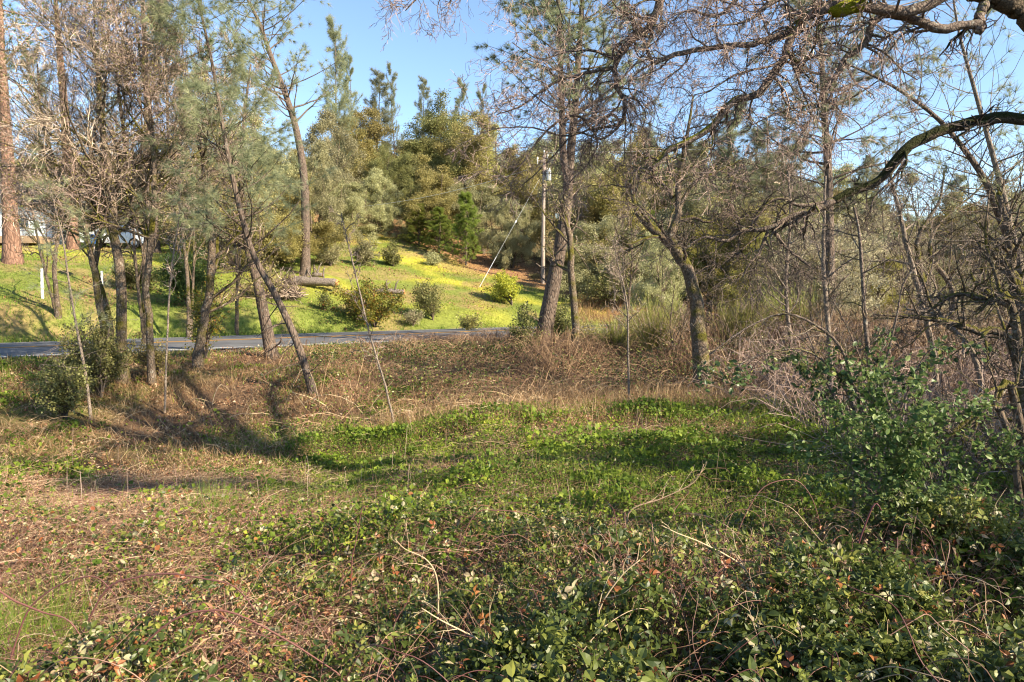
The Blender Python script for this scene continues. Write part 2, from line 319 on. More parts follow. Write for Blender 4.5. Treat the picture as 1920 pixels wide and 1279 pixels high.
# ------------------------------------------------------------------ tree kinds (built at origin, height ~ 1 unit scaled by copies)
def leafy_tree(name, H, W, leafmat, seed, nleaf=60000, lsz=.115, trunkr=.18, base=.18, twig='twig_dark', multi=3, stems=None, airy=.5, barkmat='bark_oak'):
    rs = np.random.default_rng(seed); root = thing(name, None, None); 
    g = Geo(); tips = []
    st = []
    for k in range(multi):
        a = rs.random()*6.28; lean = rs.uniform(.05,.28)*W
        top = A([math.cos(a)*lean, math.sin(a)*lean, H*rs.uniform(.75,.92)])
        mid = top*.5+A([rs.normal()*.06*W, rs.normal()*.06*W, 0]); st.append(spline([[0.05*k,0,-.3],mid*.4+A([0,0,0]),mid,top], 14))
    Pn = np.stack(st); Rn = np.repeat(np.linspace(trunkr, trunkr*.15, 14)[None], multi, 0)
    g.tubes(Pn, Rn, 7)
    P1, R1 = branches(Pn, Rn, 9, base, .97, R_(62), .5*W/H, .55, 8, .16, .05, rs=rs, shape=.35); g.tubes(P1, R1, 4)
    P2, R2 = branches(P1, R1, 6, .25, 1, R_(48), .5, .5, 5, .2, .04, rs=rs, minr=.012); g.tubes(P2, R2, 3)
    P3, R3 = branches(P2, R2, 4, .2, 1, R_(45), .55, .5, 4, .25, .02, rs=rs, minr=.006)
    g.obj('trunk', M[barkmat], root, True)
    lf = Geo(); lf.tubes(P3, R3, 3, tint=rs.random(len(P3))*.3)
    c = np.concatenate([P3[:,-1], P3[:,2], P2[:,-1]]); keep = rs.random(len(c)) > airy*.5; c = c[keep]
    i = rs.integers(0, len(c), nleaf); sg = lsz*2.1
    pos = c[i]+rs.normal(size=(nleaf,3))*A([sg,sg,sg*.75])
    ct = rs.random(len(c))
    tint = np.clip(.25+.35*ct[i]+.35*rs.random(nleaf), 0, 1)
    pos[:,2] = np.maximum(pos[:,2], .05)
    leaves(lf, pos, lsz*(.6+.8*rs.random(nleaf)), tint, QUAD, .5, rs)
    lf.obj('crown', M[leafmat], root)
    root['_H'] = float(pos[:,2].max()); root['_W'] = float(np.percentile(np.abs(pos[:,0]), 97)*2)
    return root
def pine_tree(name, H, W, nmat, seed, first=.25, kb=46, needle=.2, nw=.006, m=16, trunkr=.16, up=.12, dens=3, barkmat='bark_pine', path=None, droop=.15, ang=70, dead=.0, tuftsub=5, conic=.62, kinks=.1, lens=None, rexp=1.1):
    rs = np.random.default_rng(seed); root = thing(name, None, None)
    g = Geo()
    if path is None:
        path = spline([[0,0,-.3],[rs.normal()*.02*H,rs.normal()*.02*H,H*.35],[rs.normal()*.02*H,rs.normal()*.02*H,H*.7],[0,0,H]], 20)
    o_ = A(path[0], float); root.location = tuple(float(v) for v in o_) if np.linalg.norm(o_) > 1 else (0,0,0)
    if np.linalg.norm(o_) > 1: path = path-o_
    Pn = path[None]; n = len(path); Rn = (trunkr*(1-.88*np.linspace(0,1,n)**rexp))[None]; Rn = Rn*(1+.32*np.exp(-np.linalg.norm(path-path[0], axis=1)/(trunkr*1.5+.2)))[None]
    g.tubes(Pn, Rn, 10); 
    P1, R1 = branches(Pn, Rn, kb, first, .985, R_(ang), W/2 if lens is None else lens, .32, 7, kinks, up, lmode='abs', rs=rs, shape=conic, minr=.008); g.tubes(P1, R1, 4)
    if dead:
        Pd, Rd = branches(Pn, Rn, int(dead), .05, first+.15, R_(85), W*.28, .2, 6, .15, -.03, lmode='abs', rs=rs, shape=.1, minr=.006); g.tubes(Pd, Rd, 3)
        Pe, Re = branches(Pd, Rd, 4, .3, 1, R_(50), .4, .5, 4, .2, 0, rs=rs, minr=.004); g.tubes(Pe, Re, 3)
    P2, R2 = branches(P1, R1, tuftsub, .25, 1, R_(45), .38, .5, 4, .15, up, rs=rs, minr=.005)
    g.obj('trunk', M[barkmat], root, True)
    c = Geo(); c.tubes(P2, R2, 3, tint=rs.random(len(P2))*.3)
    tp = np.concatenate([P2[:,-1], P1[:,-1]] + ([P2[:,2]] if dens > 1 else []) + ([P1[:,4], P1[:,5]] if dens > 2 else []) + ([P2[:,1], P2[:,0], P1[:,3]] if dens > 3 else []))
    td = np.concatenate([P2[:,-1]-P2[:,-2], P1[:,-1]-P1[:,-2]] + ([P2[:,2]-P2[:,1]] if dens > 1 else []) + ([P1[:,4]-P1[:,3], P1[:,5]-P1[:,4]] if dens > 2 else []) + ([P2[:,1]-P2[:,0], P2[:,1]-P2[:,0], P1[:,3]-P1[:,2]] if dens > 3 else []))
    needles(c, tp, unit(td), m, needle, nw, .35+.4*rs.random(len(tp)), .55, droop, rs)
    c.obj('crown', M[nmat], root)
    root['_H'] = float(max(H, P1[:,:,2].max())); root['_W'] = float(W)
    return root
def bare_tree(name, seed, paths, radii, tw='twig', bark='bark_oak', k1=9, k2=7, k3=6, l1=.42, l2=.45, l3=.5, gn=.2, up=.06, a1=50, t0=.3, minr=.006, lv4=True, leafmat=None, nleaf=0, lsz=.05, droop=0, origin=None, k4=4, tr=.15):
    rs = np.random.default_rng(seed); o0 = A(paths[0][0]) if origin is None else A(origin)
    root = thing(name, None, None, o0); g = Geo(); c = Geo(); allP = []
    for pth, rad in zip(paths, radii):
        Pn = spline(pth, 22)[None]; rad = np.interp(np.linspace(0,1,22), np.linspace(0,1,len(rad)), rad); rad = rad*(1+.5*np.exp(-np.linalg.norm(Pn[0]-Pn[0,0], axis=1)/(rad[0]*2.2+.2))); Rn = rad[None]
        Pn = Pn + np.concatenate([np.zeros((1,1,3)), rs.normal(size=(1,21,3))*rad[1:,None]*.18], 1)
        g.tubes(Pn, Rn, 10)
        P1, R1 = branches(Pn, Rn, k1, t0, .99, R_(a1), l1, .5, 9, gn, up, rs=rs, minr=minr*1.6, shape=.35, taper=tr); g.tubes(P1, R1, 5)
        P2, R2 = branches(P1, R1, k2, .2, 1, R_(48), l2, .55, 7, gn, up-droop, rs=rs, minr=minr*1.2, taper=.35); g.tubes(P2, R2, 4)
        P3, R3 = branches(P2, R2, k3, .15, 1, R_(45), l3, .6, 5, gn*1.1, up*.5-droop, rs=rs, minr=minr, taper=.5)
        c.tubes(P3, R3, 3, tint=rs.random(len(P3)))
        allP.append(P3)
        if lv4:
            P4, R4 = branches(P3, R3, k4, .2, 1, R_(42), .55, .7, 4, gn*1.1, -droop*.5, rs=rs, minr=minr*.75, taper=.6)
            c.tubes(P4, R4, 3, tint=rs.random(len(P4))); allP.append(P4)
    g.obj('trunk', M[bark], root, True, o0); cr = c.obj('crown', M[tw], root, False, o0)
    if leafmat and nleaf:
        lf = Geo(); pp = np.concatenate([q[:,-1] for q in allP]); i = rs.integers(0, len(pp), nleaf)
        leaves(lf, pp[i]+rs.normal(size=(nleaf,3))*lsz*1.6, lsz*(.6+.8*rs.random(nleaf)), rs.random(nleaf), QUAD, .4, rs); lf.obj('foliage', M[leafmat], root, False, o0)
    return root
def path_px(pts, dz=None, d0=None, sink=.15):
    """photo pixels (px,py[,extra depth]) -> world path whose first point stands on the ground"""
    d = hit(pts[0][0], pts[0][1]) if d0 is None else d0
    w = [P(q[0], q[1], d+(q[2] if len(q) > 2 else 0)) for q in pts]
    w[0] = A([w[0][0], w[0][1], gz(w[0][0], w[0][1])-sink]); return w, d


# ================================================================== TERRAIN
def axis(c0, c1, step, far, grow=1.12):
    a = list(np.arange(c0, c1+1e-6, step)); s_ = step; x = c1
    while x < far: s_ *= grow; x += s_; a.append(x)
    s_ = step; x = c0; b = []
    while x > -far: s_ *= grow; x -= s_; b.append(x)
    return A(b[::-1]+a)
gx = axis(-26, 26, .25, 900); gy = axis(-2, 48, .25, 900)
X, Y = np.meshgrid(gx, gy); Z = ground(X, Y)
wood_edge_x = []; wood_edge_y = []
for q in [(-200,440,58),(200,450,56),(450,450,58),(640,437,62),(750,442,61),(820,470,57),(900,505,52),(1000,530,49),(1150,560,43),(1400,570,42),(2200,570,42)]:
    p_ = P(*q); wood_edge_x.append(p_[0]); wood_edge_y.append(p_[1])
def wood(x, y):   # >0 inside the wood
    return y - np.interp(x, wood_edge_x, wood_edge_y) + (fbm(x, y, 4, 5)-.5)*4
u_, p_ = road_uv(X, Y)
near = p_ < (NEAR+FARP)/2
n1 = fbm(X, Y, 1.3, 11); n2 = fbm(X, Y, 5, 12)
def mixc(c, c2, w): return c*(1-w[...,None])+A(c2)*w[...,None]
C = np.zeros(X.shape+(3,))+A([.065,.048,.03])
C = mixc(C, (.19,.115,.07), sstep(11, 15, Y)*(.4+.6*n1))
C = mixc(C, (.15,.19,.035), sstep(.5, .62, n2)*sstep(-3, -8, X)*.8)
C = mixc(C, (.24,.21,.17), np.exp(-((p_-NEAR+.4)/.5)**2)*.8)
far = np.zeros_like(C)+A([.15,.18,.04]); far = mixc(far, (.36,.34,.04), sstep(.4,.62,n2)*sstep(36, 44, Y)); far = mixc(far, (.24,.18,.08), sstep(.50,.62,fbm(X, Y, 2.0, 14))*.75); far = mixc(far, (.30,.19,.10), sstep(.62,.74,fbm(X, Y, 3.1, 15))*.5)
far = mixc(far, (.36,.24,.10), sstep(3, 9, X)*.8)
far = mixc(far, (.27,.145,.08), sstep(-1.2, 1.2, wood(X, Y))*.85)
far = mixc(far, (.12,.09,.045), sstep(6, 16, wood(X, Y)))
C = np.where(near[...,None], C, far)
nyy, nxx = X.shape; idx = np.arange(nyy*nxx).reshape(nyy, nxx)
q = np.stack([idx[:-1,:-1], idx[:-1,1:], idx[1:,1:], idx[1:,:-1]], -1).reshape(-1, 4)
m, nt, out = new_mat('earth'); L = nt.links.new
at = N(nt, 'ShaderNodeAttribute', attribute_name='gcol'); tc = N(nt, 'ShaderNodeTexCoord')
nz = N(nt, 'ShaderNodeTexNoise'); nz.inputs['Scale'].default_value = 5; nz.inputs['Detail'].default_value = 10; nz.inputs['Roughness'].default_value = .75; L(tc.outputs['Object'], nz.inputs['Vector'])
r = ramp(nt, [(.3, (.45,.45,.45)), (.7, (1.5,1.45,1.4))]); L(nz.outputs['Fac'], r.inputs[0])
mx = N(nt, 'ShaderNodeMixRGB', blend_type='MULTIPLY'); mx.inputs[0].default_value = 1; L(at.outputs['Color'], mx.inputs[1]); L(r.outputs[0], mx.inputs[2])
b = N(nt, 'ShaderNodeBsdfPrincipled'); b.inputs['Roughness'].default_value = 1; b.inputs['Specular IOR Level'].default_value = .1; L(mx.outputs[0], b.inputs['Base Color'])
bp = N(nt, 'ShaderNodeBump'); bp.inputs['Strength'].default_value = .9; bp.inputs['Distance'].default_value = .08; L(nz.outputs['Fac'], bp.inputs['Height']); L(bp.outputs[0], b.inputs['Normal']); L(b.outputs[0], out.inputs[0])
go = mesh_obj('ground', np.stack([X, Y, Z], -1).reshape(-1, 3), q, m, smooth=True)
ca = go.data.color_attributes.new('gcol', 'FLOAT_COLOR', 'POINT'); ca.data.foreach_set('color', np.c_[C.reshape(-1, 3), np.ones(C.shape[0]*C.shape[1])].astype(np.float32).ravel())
tag(go, 'sloping earth of the lot and the hill behind the road', 'ground', kind='structure')

# ------------------------------------------------------------------ road
def road_pt(u, p):     # inverse of road_uv
    pp = p-0.004*np.clip(u-14, 0, 60)**2
    return RT[0]*u+RN[0]*pp, RT[1]*u+RN[1]*pp
def strip(name, p0, p1, u0, u1, z, mat, du=.5, crown=0, wob=0, npz=2):
    us = np.arange(u0, u1+du/2, du); ps = np.linspace(0, 1, npz); V = []
    for k, f in enumerate(ps):
        e = 0 if 0 < k < npz-1 else wob*(fbm(us, us*0+k, .7, 30+k)-.5)
        pp = p0+(p1-p0)*f+e; x, y = road_pt(us, pp); mid = (NEAR+FARP)/2
        V.append(np.stack([x, y, z+crown*(1-((pp-mid)/(FARP-mid))**2)+0*x], -1))
    V = np.stack(V, 1).reshape(-1, 3); n = len(us); i = np.arange(n-1)[:,None]*npz+np.arange(npz-1)[None]
    q = np.stack([i, i+npz, i+npz+1, i+1], -1).reshape(-1, 4)[:, ::-1]
    return V, q
m, nt, out = new_mat('asphalt'); L = nt.links.new
tc = N(nt, 'ShaderNodeTexCoord'); nz = N(nt, 'ShaderNodeTexNoise'); nz.inputs['Scale'].default_value = 60; nz.inputs['Detail'].default_value = 4; L(tc.outputs['Object'], nz.inputs['Vector'])
n2_ = N(nt, 'ShaderNodeTexNoise'); n2_.inputs['Scale'].default_value = .9; n2_.inputs['Detail'].default_value = 6; L(tc.outputs['Object'], n2_.inputs['Vector'])
ad = N(nt, 'ShaderNodeMixRGB'); ad.inputs[0].default_value = .6; L(nz.outputs['Fac'], ad.inputs[1]); L(n2_.outputs['Fac'], ad.inputs[2])
r = ramp(nt, [(.35, (.055,.056,.06)), (.65, (.13,.128,.13))]); L(ad.outputs[0], r.inputs[0])
b = N(nt, 'ShaderNodeBsdfPrincipled'); b.inputs['Roughness'].default_value = .8; L(r.outputs[0], b.inputs['Base Color']); L(b.outputs[0], out.inputs[0]); asph = m
V, q = strip('road', NEAR, FARP, -60, 70, 0, asph, .5, .06, .12, 11); o = mesh_obj('road', V, q, asph, smooth=True); tag(o, 'two-lane asphalt road crossing behind the trees', 'road', kind='structure')
wm = plain_mat('road_white', (.62,.62,.60), .7, n=.3, scale=3); ym = plain_mat('road_yellow', (.62,.30,.04), .7, n=.3, scale=3)
cen = (NEAR+FARP)/2
for nm, pa, w, mt in [('road_edge_line', NEAR+.35, .12, wm), ('road_edge_line', FARP-.35, .12, wm), ('road_centre_line', cen-.16, .11, ym), ('road_centre_line', cen+.05, .11, ym)]:
    V, q = strip(nm, pa, pa+w, -60, 70, .006, mt, .5, .06, .015, 2); o = mesh_obj(nm, V, q, mt)
    tag(o, {'road_edge_line': 'white edge line painted along the %s side of the asphalt' % ('near' if pa < cen else 'far'), 'road_centre_line': '%s stripe of the double yellow centre line' % ('nearer' if pa < cen-.1 else 'farther')}[nm], 'road marking', kind='structure')

# ================================================================== GROUND COVER
def fan(n, d0, d1, a0=-.78, a1=.78, power=1.0, rs=rng):
    """points around the viewpoint; areal density ~ d^-power"""
    e = 2-power; t = rs.random(n); d = (d0**e+t*(d1**e-d0**e))**(1/e); a = rs.uniform(a0, a1, n)
    return d*np.sin(a), d*np.cos(a)
def mound(x, y):
    d = np.hypot(x+.2, y); m_ = .16+1.12*(1-sstep(1.2, 8.0, d))*(.62+.75*fbm(x, y, 1.6, 21))
    left = sstep(-1.6, -3.6, x)*sstep(2.2, 4.2, y)
    m_ = m_*(1-left*.45)+left*.45*np.clip(fbm(x, y, 1.5, 26)-.42, 0, 1)*sstep(11, 8, y)*2
    m_ = m_ + .35*np.exp(-(((x+4.5)/1.8)**2+((y-6.2)/1.2)**2))
    m_ = m_ + .50*sstep(2.5, 5, x)*sstep(7.5, 5.0, y)*fbm(x, y, 1.1, 23)
    m_ = m_ + .34*np.exp(-(((x+1.2)/2.0)**2+((y-6.3)/1.2)**2)) + .50*np.exp(-(((x-2.5)/1.2)**2+((y-4.1)/1.0)**2)) + .30*np.exp(-(((x-3.4)/1.3)**2+((y-3.6)/1.0)**2)) + .25*np.exp(-(((x-.2)/1.0)**2+((y-4.4)/.7)**2))
    return np.maximum(m_ + (fbm(x, y, .55, 22)-.5)*.55*sstep(15, 5, d), .05) + .62*np.clip(fbm(x, y, 1.2, 24)-.42, 0, 1)*sstep(5, 8, d)*sstep(16, 13, y)
def zone_green(x, y):     # 1 = fresh green ground cover, 0 = dry
    g_ = sstep(-4.2, -1.5, x+(y-8)*.25)*sstep(15.5, 14.0, y+np.abs(x)*.05-.0)
    return np.clip(g_*(-.35+2.5*fbm(x, y, 1.7, 25)), 0, 1)
t_ = []
# --- bramble leaves
g = Geo(); n = 420000; x, y = fan(n, 1.3, 12.5, power=1.1); k = rng.random(n)
pn = fbm(x, y, 1.1, 41); dd_ = np.hypot(x, y); edge = sstep(11.6, 8.6, dd_+.25*np.abs(x+1.0)+(fbm(x, y, 1.3, 42)-.5)*3)
bw = (.07+(1.0-.55*sstep(1.5, -1.0, x)+.35*sstep(1.2, 2.4, x))*sstep(.36, .66, pn)*(.25+1.3*sstep(.35,.6,fbm(x, y, .33, 43))))*(.12+.88*edge)*(1-.30*sstep(-1.5, -4.2, x)*sstep(3.6, 5.5, y))*(1-.25*sstep(1, -2, x))
keep = k < bw*.62; x, y = x[keep], y[keep]; n = len(x); mh = mound(x, y); dep = np.minimum(rng.exponential(.17, n), mh*.92)
pos = np.stack([x, y, ground(x, y)+mh-dep+rng.normal(size=n)*.035], -1)
br = sstep(.5, -3, x); rr = rng.random(n); tint = rng.random(n)*.64
tint = np.where(rr < .035+.045*br, .82+rng.random(n)*.05, tint); tint = np.where((rr > .2) & (rr < .23+.05*br), .9+rng.random(n)*.07, tint)
tint = np.where((rr > .5) & (rr < .66+.1*br), .64+rng.random(n)*.13, tint)
sz = .018+.032*rng.random(n)**1.7; nearm = np.hypot(x, y) < 5.2; sz = sz*(1+.12*sstep(3.8, 2.4, np.hypot(x, y)))
leaves(g, pos[nearm], sz[nearm]*1.0, tint[nearm], TRIL, .55)
leaves(g, pos[~nearm], sz[~nearm]*1.2, tint[~nearm], OVAL, .55, width=1.15); print('bramble', n, nearm.sum())
o = g.obj('bramble_leaves', M['bramble']); tag(o, 'tangled mass of dark green blackberry leaves filling the foreground', 'brambles', kind='stuff')
# --- bramble canes, reddish and tan
def arcs(g, x, y, L, h, r, tint, n=7, k=3, base=None, sag=0, rs=rng, rel=1.0, flat=0.0):
    a = rs.random(len(x))*6.283; t = np.linspace(0, 1, n)[None]
    wx = rs.normal(size=(len(x),n)).cumsum(1)*L[:,None]*.05; wy = rs.normal(size=(len(x),n)).cumsum(1)*L[:,None]*.05
    px_ = x[:,None]+np.cos(a)[:,None]*L[:,None]*t+wx; py_ = y[:,None]+np.sin(a)[:,None]*L[:,None]*t+wy
    b0 = ground(x, y) if base is None else base
    t1 = rs.uniform(.3, 1.0, len(x))[:,None]
    arc = np.sin(np.clip(t*math.pi*t1*1.15, 0, math.pi*.97))
    if flat: arc = flat*rs.uniform(.6, 1, len(x))[:,None]+(1-flat)*arc
    pz = b0[:,None]+h[:,None]*arc+rs.normal(size=(len(x),n))*.015
    Q = np.stack([px_, py_, pz], -1); nr = np.hypot(x, y) < 6
    g.tubes(Q[~nr], (r[:,None]*np.linspace(1, .45, n)[None])[~nr], k, tint=tint[~nr]); Q = Q[nr]
    if not len(Q): return
    for _ in range(2): Q = np.concatenate([Q[:,:1], np.stack([.75*Q[:,:-1]+.25*Q[:,1:], .25*Q[:,:-1]+.75*Q[:,1:]], 2).reshape(len(Q), -1, 3), Q[:,-1:]], 1)
    g.tubes(Q, r[nr][:,None]*np.linspace(1, .45, Q.shape[1])[None], max(k, 4), tint=tint[nr])
g = Geo(); n = 80000; x, y = fan(n, 1.3, 13, power=1.15); mh = mound(x, y); keep = rng.random(n) > zone_green(x, y)*.6; x, y, mh = x[keep], y[keep], mh[keep]; n = len(x)
arcs(g, x, y, rng.uniform(.12, .75, n), mh*rng.uniform(.45, 1.04, n), rng.uniform(.0010, .0026, n), rng.random(n), 7, flat=.75)
o = g.obj('dry_cane_tangle', M['dry_stem']); tag(o, 'tangle of thin dry tan stems woven through the brambles', 'dry stems', kind='stuff')
g = Geo(); n = 6500; x, y = fan(n, 1.4, 11, power=.9); mh = mound(x, y)
arcs(g, x, y, rng.uniform(.25, .9, n), mh*rng.uniform(.8, 1.10, n), rng.uniform(.0012, .0030, n), rng.random(n), 9, 5, flat=.55)
o = g.obj('red_bramble_stems', M['red_stem']); tag(o, 'thin reddish purple blackberry stems woven among the leaves', 'bramble stems', kind='stuff')
# --- dead leaf litter through the brambles and over the bank
g = Geo(); n = 560000; x, y = fan(n, 1.3, 14, power=1.05); mh = mound(x, y); gr = zone_green(x, y)
keep = rng.random(n) > gr*.72+.25*sstep(.45,.6,fbm(x, y, 1.1, 41)); x, y, mh = x[keep], y[keep], mh[keep]; n = len(x)
pos = np.stack([x, y, ground(x, y)+mh*(1-.06-rng.random(n)**.8*.9)], -1); q_ = np.hypot(x, y) < 5; sz = .012+.03*rng.random(n)**1.5; tt = rng.random(n)
leaves(g, pos[q_], sz[q_]*1.15, tt[q_], CURL, .3); leaves(g, pos[~q_], sz[~q_], tt[~q_], QUAD, .3, width=.7)
n = 90000; x = rng.uniform(-24, 16, n); y = rng.uniform(11, 27, n); u, p = road_uv(x, y); keep = (p < NEAR-.2) & (fbm(x, y, .8, 44) > .42)
x, y = x[keep], y[keep]; n = len(x); pos = np.stack([x, y, ground(x, y)+.02+.1*rng.random(n)**2], -1)
leaves(g, pos, .035+.05*rng.random(n), rng.random(n), QUAD, 1.2)
n = 50000; x = rng.uniform(-32, 30, n); y = rng.uniform(28, 66, n); u, p = road_uv(x, y); w = wood(x, y); keep = (p > FARP+.6) & ((w > -.3) | (fbm(x, y, 2.0, 47) > .60) | (x > 5)) 
x, y = x[keep], y[keep]; n = len(x); pos = np.stack([x, y, ground(x, y)+.02+.06*rng.random(n)], -1); leaves(g, pos, .07+.08*rng.random(n), rng.random(n)*.8, QUAD, 1.2)
o = g.obj('leaf_litter', M['litter']); tag(o, 'brown fallen leaves scattered over the bank and under the brambles', 'fallen leaves', kind='stuff')
# --- fresh green periwinkle and weeds over the clearing
g = Geo(); n = 300000; x, y = fan(n, 1.6, 16.5, power=.8); gr = zone_green(x, y); keep = rng.random(n) < gr+.05; x, y = x[keep], y[keep]
xa = rng.uniform(-14, -1.5, 90000); ya = rng.uniform(4, 19, 90000); ka = fbm(xa, ya, 1.0, 90)*(.6+.4*fbm(xa, ya, .35, 91)) > .44; x = np.r_[x, xa[ka]]; y = np.r_[y, ya[ka]]; n = len(x)
mh = mound(x, y); near_ = sstep(6.5, 3.5, np.hypot(x, y)); lvl = 1-rng.random(n)**1.2*.75-near_*.25
pos = np.stack([x, y, ground(x, y)+np.maximum(mh*lvl, .02)+.05*fbm(x, y, .3, 51)], -1)
leaves(g, pos, (.018+.042*rng.random(n)**1.6)*(.75+.5*sstep(4, 12, y))*(.7+.8*sstep(.4,.6,fbm(x, y, .6, 53))), np.clip(.55*rng.random(n)+.9*fbm(x, y, .8, 52)-.25, 0, 1), OVAL if False else QUAD, .5, width=1.25); print('ivy', n)
o = g.obj('green_ground_cover', M['ivy']); tag(o, 'bright green leafy ground cover spread over the clearing', 'ground cover', kind='stuff')
# --- grasses
def blades(g, x, y, h, w, tint, lean=.45, z0=0, tm=BLADE):
    n = len(x); a = rng.random(n)*6.283; zd = unit(np.stack([rng.normal(size=n)*lean, rng.normal(size=n)*lean, np.ones(n)], -1))
    xs = np.stack([np.cos(a), np.sin(a), 0*a], -1); xs = unit(xs-(xs*zd).sum(1,keepdims=True)*zd); nn = np.cross(xs, zd)
    pos = np.stack([x, y, ground(x, y)+z0-.01], -1); m_ = len(tm[0])
    V = pos[:,None,:] + (tm[0][None,:,0:1]*xs[:,None,:])*w[:,None,None]+(tm[0][None,:,1:2]*zd[:,None,:]+tm[0][None,:,2:3]*nn[:,None,:])*h[:,None,None]
    g.add(V.reshape(-1,3), tri=(tm[1][None]+np.arange(n)[:,None,None]*m_).reshape(-1,3), tint=np.repeat(tint, m_))
T1 = (A([[-.5,0,0],[.5,0,0],[0,1,.2]]), A([[0,1,2]]))
g = Geo()
n = 230000; x = rng.uniform(-42, 18, n); y = rng.uniform(22, 66, n); u, p = road_uv(x, y); w = wood(x, y)
keep = (p > FARP+.15) & (w < -1+rng.random(n)*2.5) & (x < 6+rng.random(n)*4) & (fbm(x, y, 1.2, 61)*.6+.4*fbm(x, y, 5, 65) > .40); x, y, p = x[keep], y[keep], p[keep]; n = len(x)
verge = np.exp(-np.clip(p-FARP-.2, 0, 9)/1.6); tall = .07+.22*verge*(.5+rng.random(n))+.08*rng.random(n)
tint = np.clip(.18+.65*sstep(.3,.65,fbm(x, y, 5, 12))*sstep(34,42,y)+.28*rng.random(n)-.12*verge+.25*sstep(.62,.8,fbm(x, y, 1.5, 63)), 0, 1)
blades(g, x, y, tall, .02+.025*rng.random(n), tint, .5, tm=T1); print('hillgrass', n)
n = 70000; x = rng.uniform(-24, 12, n); y = rng.uniform(8, 27, n); u, p = road_uv(x, y); f_ = fbm(x, y, 2.2, 64)
keep = (p < NEAR-.15) & (rng.random(n) < sstep(.46, .62, f_)*.9*sstep(0, -6, x)+.9*np.exp(-((p-NEAR+1.0)/.6)**2)*(f_ > .42)+.8*np.exp(-(((x-3.5)/4)**2+((y-14.8)/1.0)**2))+.7*np.exp(-(((x+3.6)/1.6)**2+((y-10.2)/.5)**2))); x, y = x[keep], y[keep]; n = len(x)
blades(g, x, y, .07+.16*rng.random(n), .012+.012*rng.random(n), np.clip(.15+.5*rng.random(n), 0, 1), .5)
n = 42000; x, y = fan(n, 3, 15.5, power=.6); keep = (rng.random(n) < zone_green(x, y)*.8+.08) & (rng.random(n) < .15+sstep(.42,.58,fbm(x, y, .9, 57))); x, y = x[keep], y[keep]; n = len(x)
blades(g, x, y, mound(x, y)*.75+.1+.22*rng.random(n), .004+.006*rng.random(n), .1+.6*rng.random(n), .45)
for (cx_, cy_, rd_, nn_) in [(*P(390,890,7.3)[:2],.22,420),(*P(40,1075,4.4)[:2],.35,800),(*P(90,1010,4.9)[:2],.25,300)]:
    a = rng.random(nn_)*6.28; q_ = rd_*np.sqrt(rng.random(nn_)); x = cx_+q_*np.cos(a); y = cy_+q_*np.sin(a); blades(g, x, y, mound(x, y)*.8+.12+.2*rng.random(nn_), .006+.004*rng.random(nn_), .1+.4*rng.random(nn_), .35)
o = g.obj('grass', M['grass']); tag(o, 'fresh green and yellow grass on the hill, verges and clearing', 'grass', kind='stuff')
g = Geo()
n = 75000; x, y = fan(n, 2.2, 22, power=.7); u, p = road_uv(x, y); gr = zone_green(x, y)
keep = (p < NEAR-.5) & (rng.random(n) < (1.12-gr)*.9*(.15+sstep(.42, .6, fbm(x, y, 1.4, 71)))); x, y = x[keep], y[keep]; n = len(x)
blades(g, x, y, mound(x, y)*.6+.1+.28*rng.random(n), .004+.007*rng.random(n), rng.random(n), .75)
n = 1100; x = rng.normal(size=n)*.45-3.3; y = rng.normal(size=n)*.3+7.7; blades(g, x, y, .2+.3*rng.random(n), .006+.004*rng.random(n), .5+.5*rng.random(n), 1.0)   # combed straw
n = 26000; x = rng.uniform(4, 22, n); y = rng.uniform(30, 44, n); u, p = road_uv(x, y); keep = (p > FARP+.3); x, y = x[keep], y[keep]; n = len(x)
blades(g, x, y, .3+.5*rng.random(n), .02+.02*rng.random(n), rng.random(n)*.8, .4, tm=T1)
n = 60000; x = rng.uniform(-14, -1, n); y = rng.uniform(12.5, 24, n); u, p = road_uv(x, y); keep = (p < NEAR-.6) & (rng.random(n) < .1+sstep(.42,.58,fbm(x, y, 1.1, 77))); x, y = x[keep], y[keep]; n = len(x); blades(g, x, y, .08+.22*rng.random(n), .006+.010*rng.random(n), rng.random(n)**1.4, 1.0)
n = 26000; x = rng.uniform(-3, 16, n); y = rng.normal(size=n)*.8+15.2+.02*x; blades(g, x, y, .15+.35*rng.random(n), .007+.01*rng.random(n), rng.random(n), .7)
o = g.obj('dry_grass', M['dry_grass']); tag(o, 'bleached dry grass and straw between the brambles and the road', 'dry grass', kind='stuff')
# --- dry bramble thicket on the bank below the road
g = Geo(); n = 46000; x = rng.uniform(-7, 20, n); y = rng.uniform(14.8, 26, n); u, p = road_uv(x, y)
hh = (.15+1.15*sstep(.30, .66, fbm(x, y, 1.9, 81)))*(.8+.5*sstep(1, 8, x))*sstep(14.2, 16.4, y); hh = np.where(x < .8, np.minimum(hh, .12+.16*np.clip(NEAR-p, 0, 9)), hh); keep = (p < NEAR-.5) & (rng.random(n) < (.05+.95*sstep(-5.5,-.5,x))*(.25+sstep(.35,.6,fbm(x, y, 1.4, 87)))); x, y, hh = x[keep], y[keep], hh[keep]; n = len(x)
arcs(g, x, y, rng.uniform(.3, 1.3, n), hh*rng.uniform(.3, 1.2, n), rng.uniform(.003, .008, n), np.clip(rng.random(n)**1.5*(.62+.5*sstep(17.5, 15, y)), 0, 1), 6)
n = 4000; x = rng.uniform(-11, -2.4, n); y = rng.uniform(6.5, 15, n); keep = fbm(x, y, 1.2, 88) > .45; x, y = x[keep], y[keep]; n = len(x); arcs(g, x, y, rng.uniform(.15, .8, n), .08+.3*rng.random(n)*fbm(x, y, 1.5, 83), rng.uniform(.0015, .004, n), rng.random(n), 6)
o = g.obj('bank_thicket', M['dry_stem']); tag(o, 'dry reddish brown bramble thicket covering the bank below the road', 'dry thicket', kind='stuff')
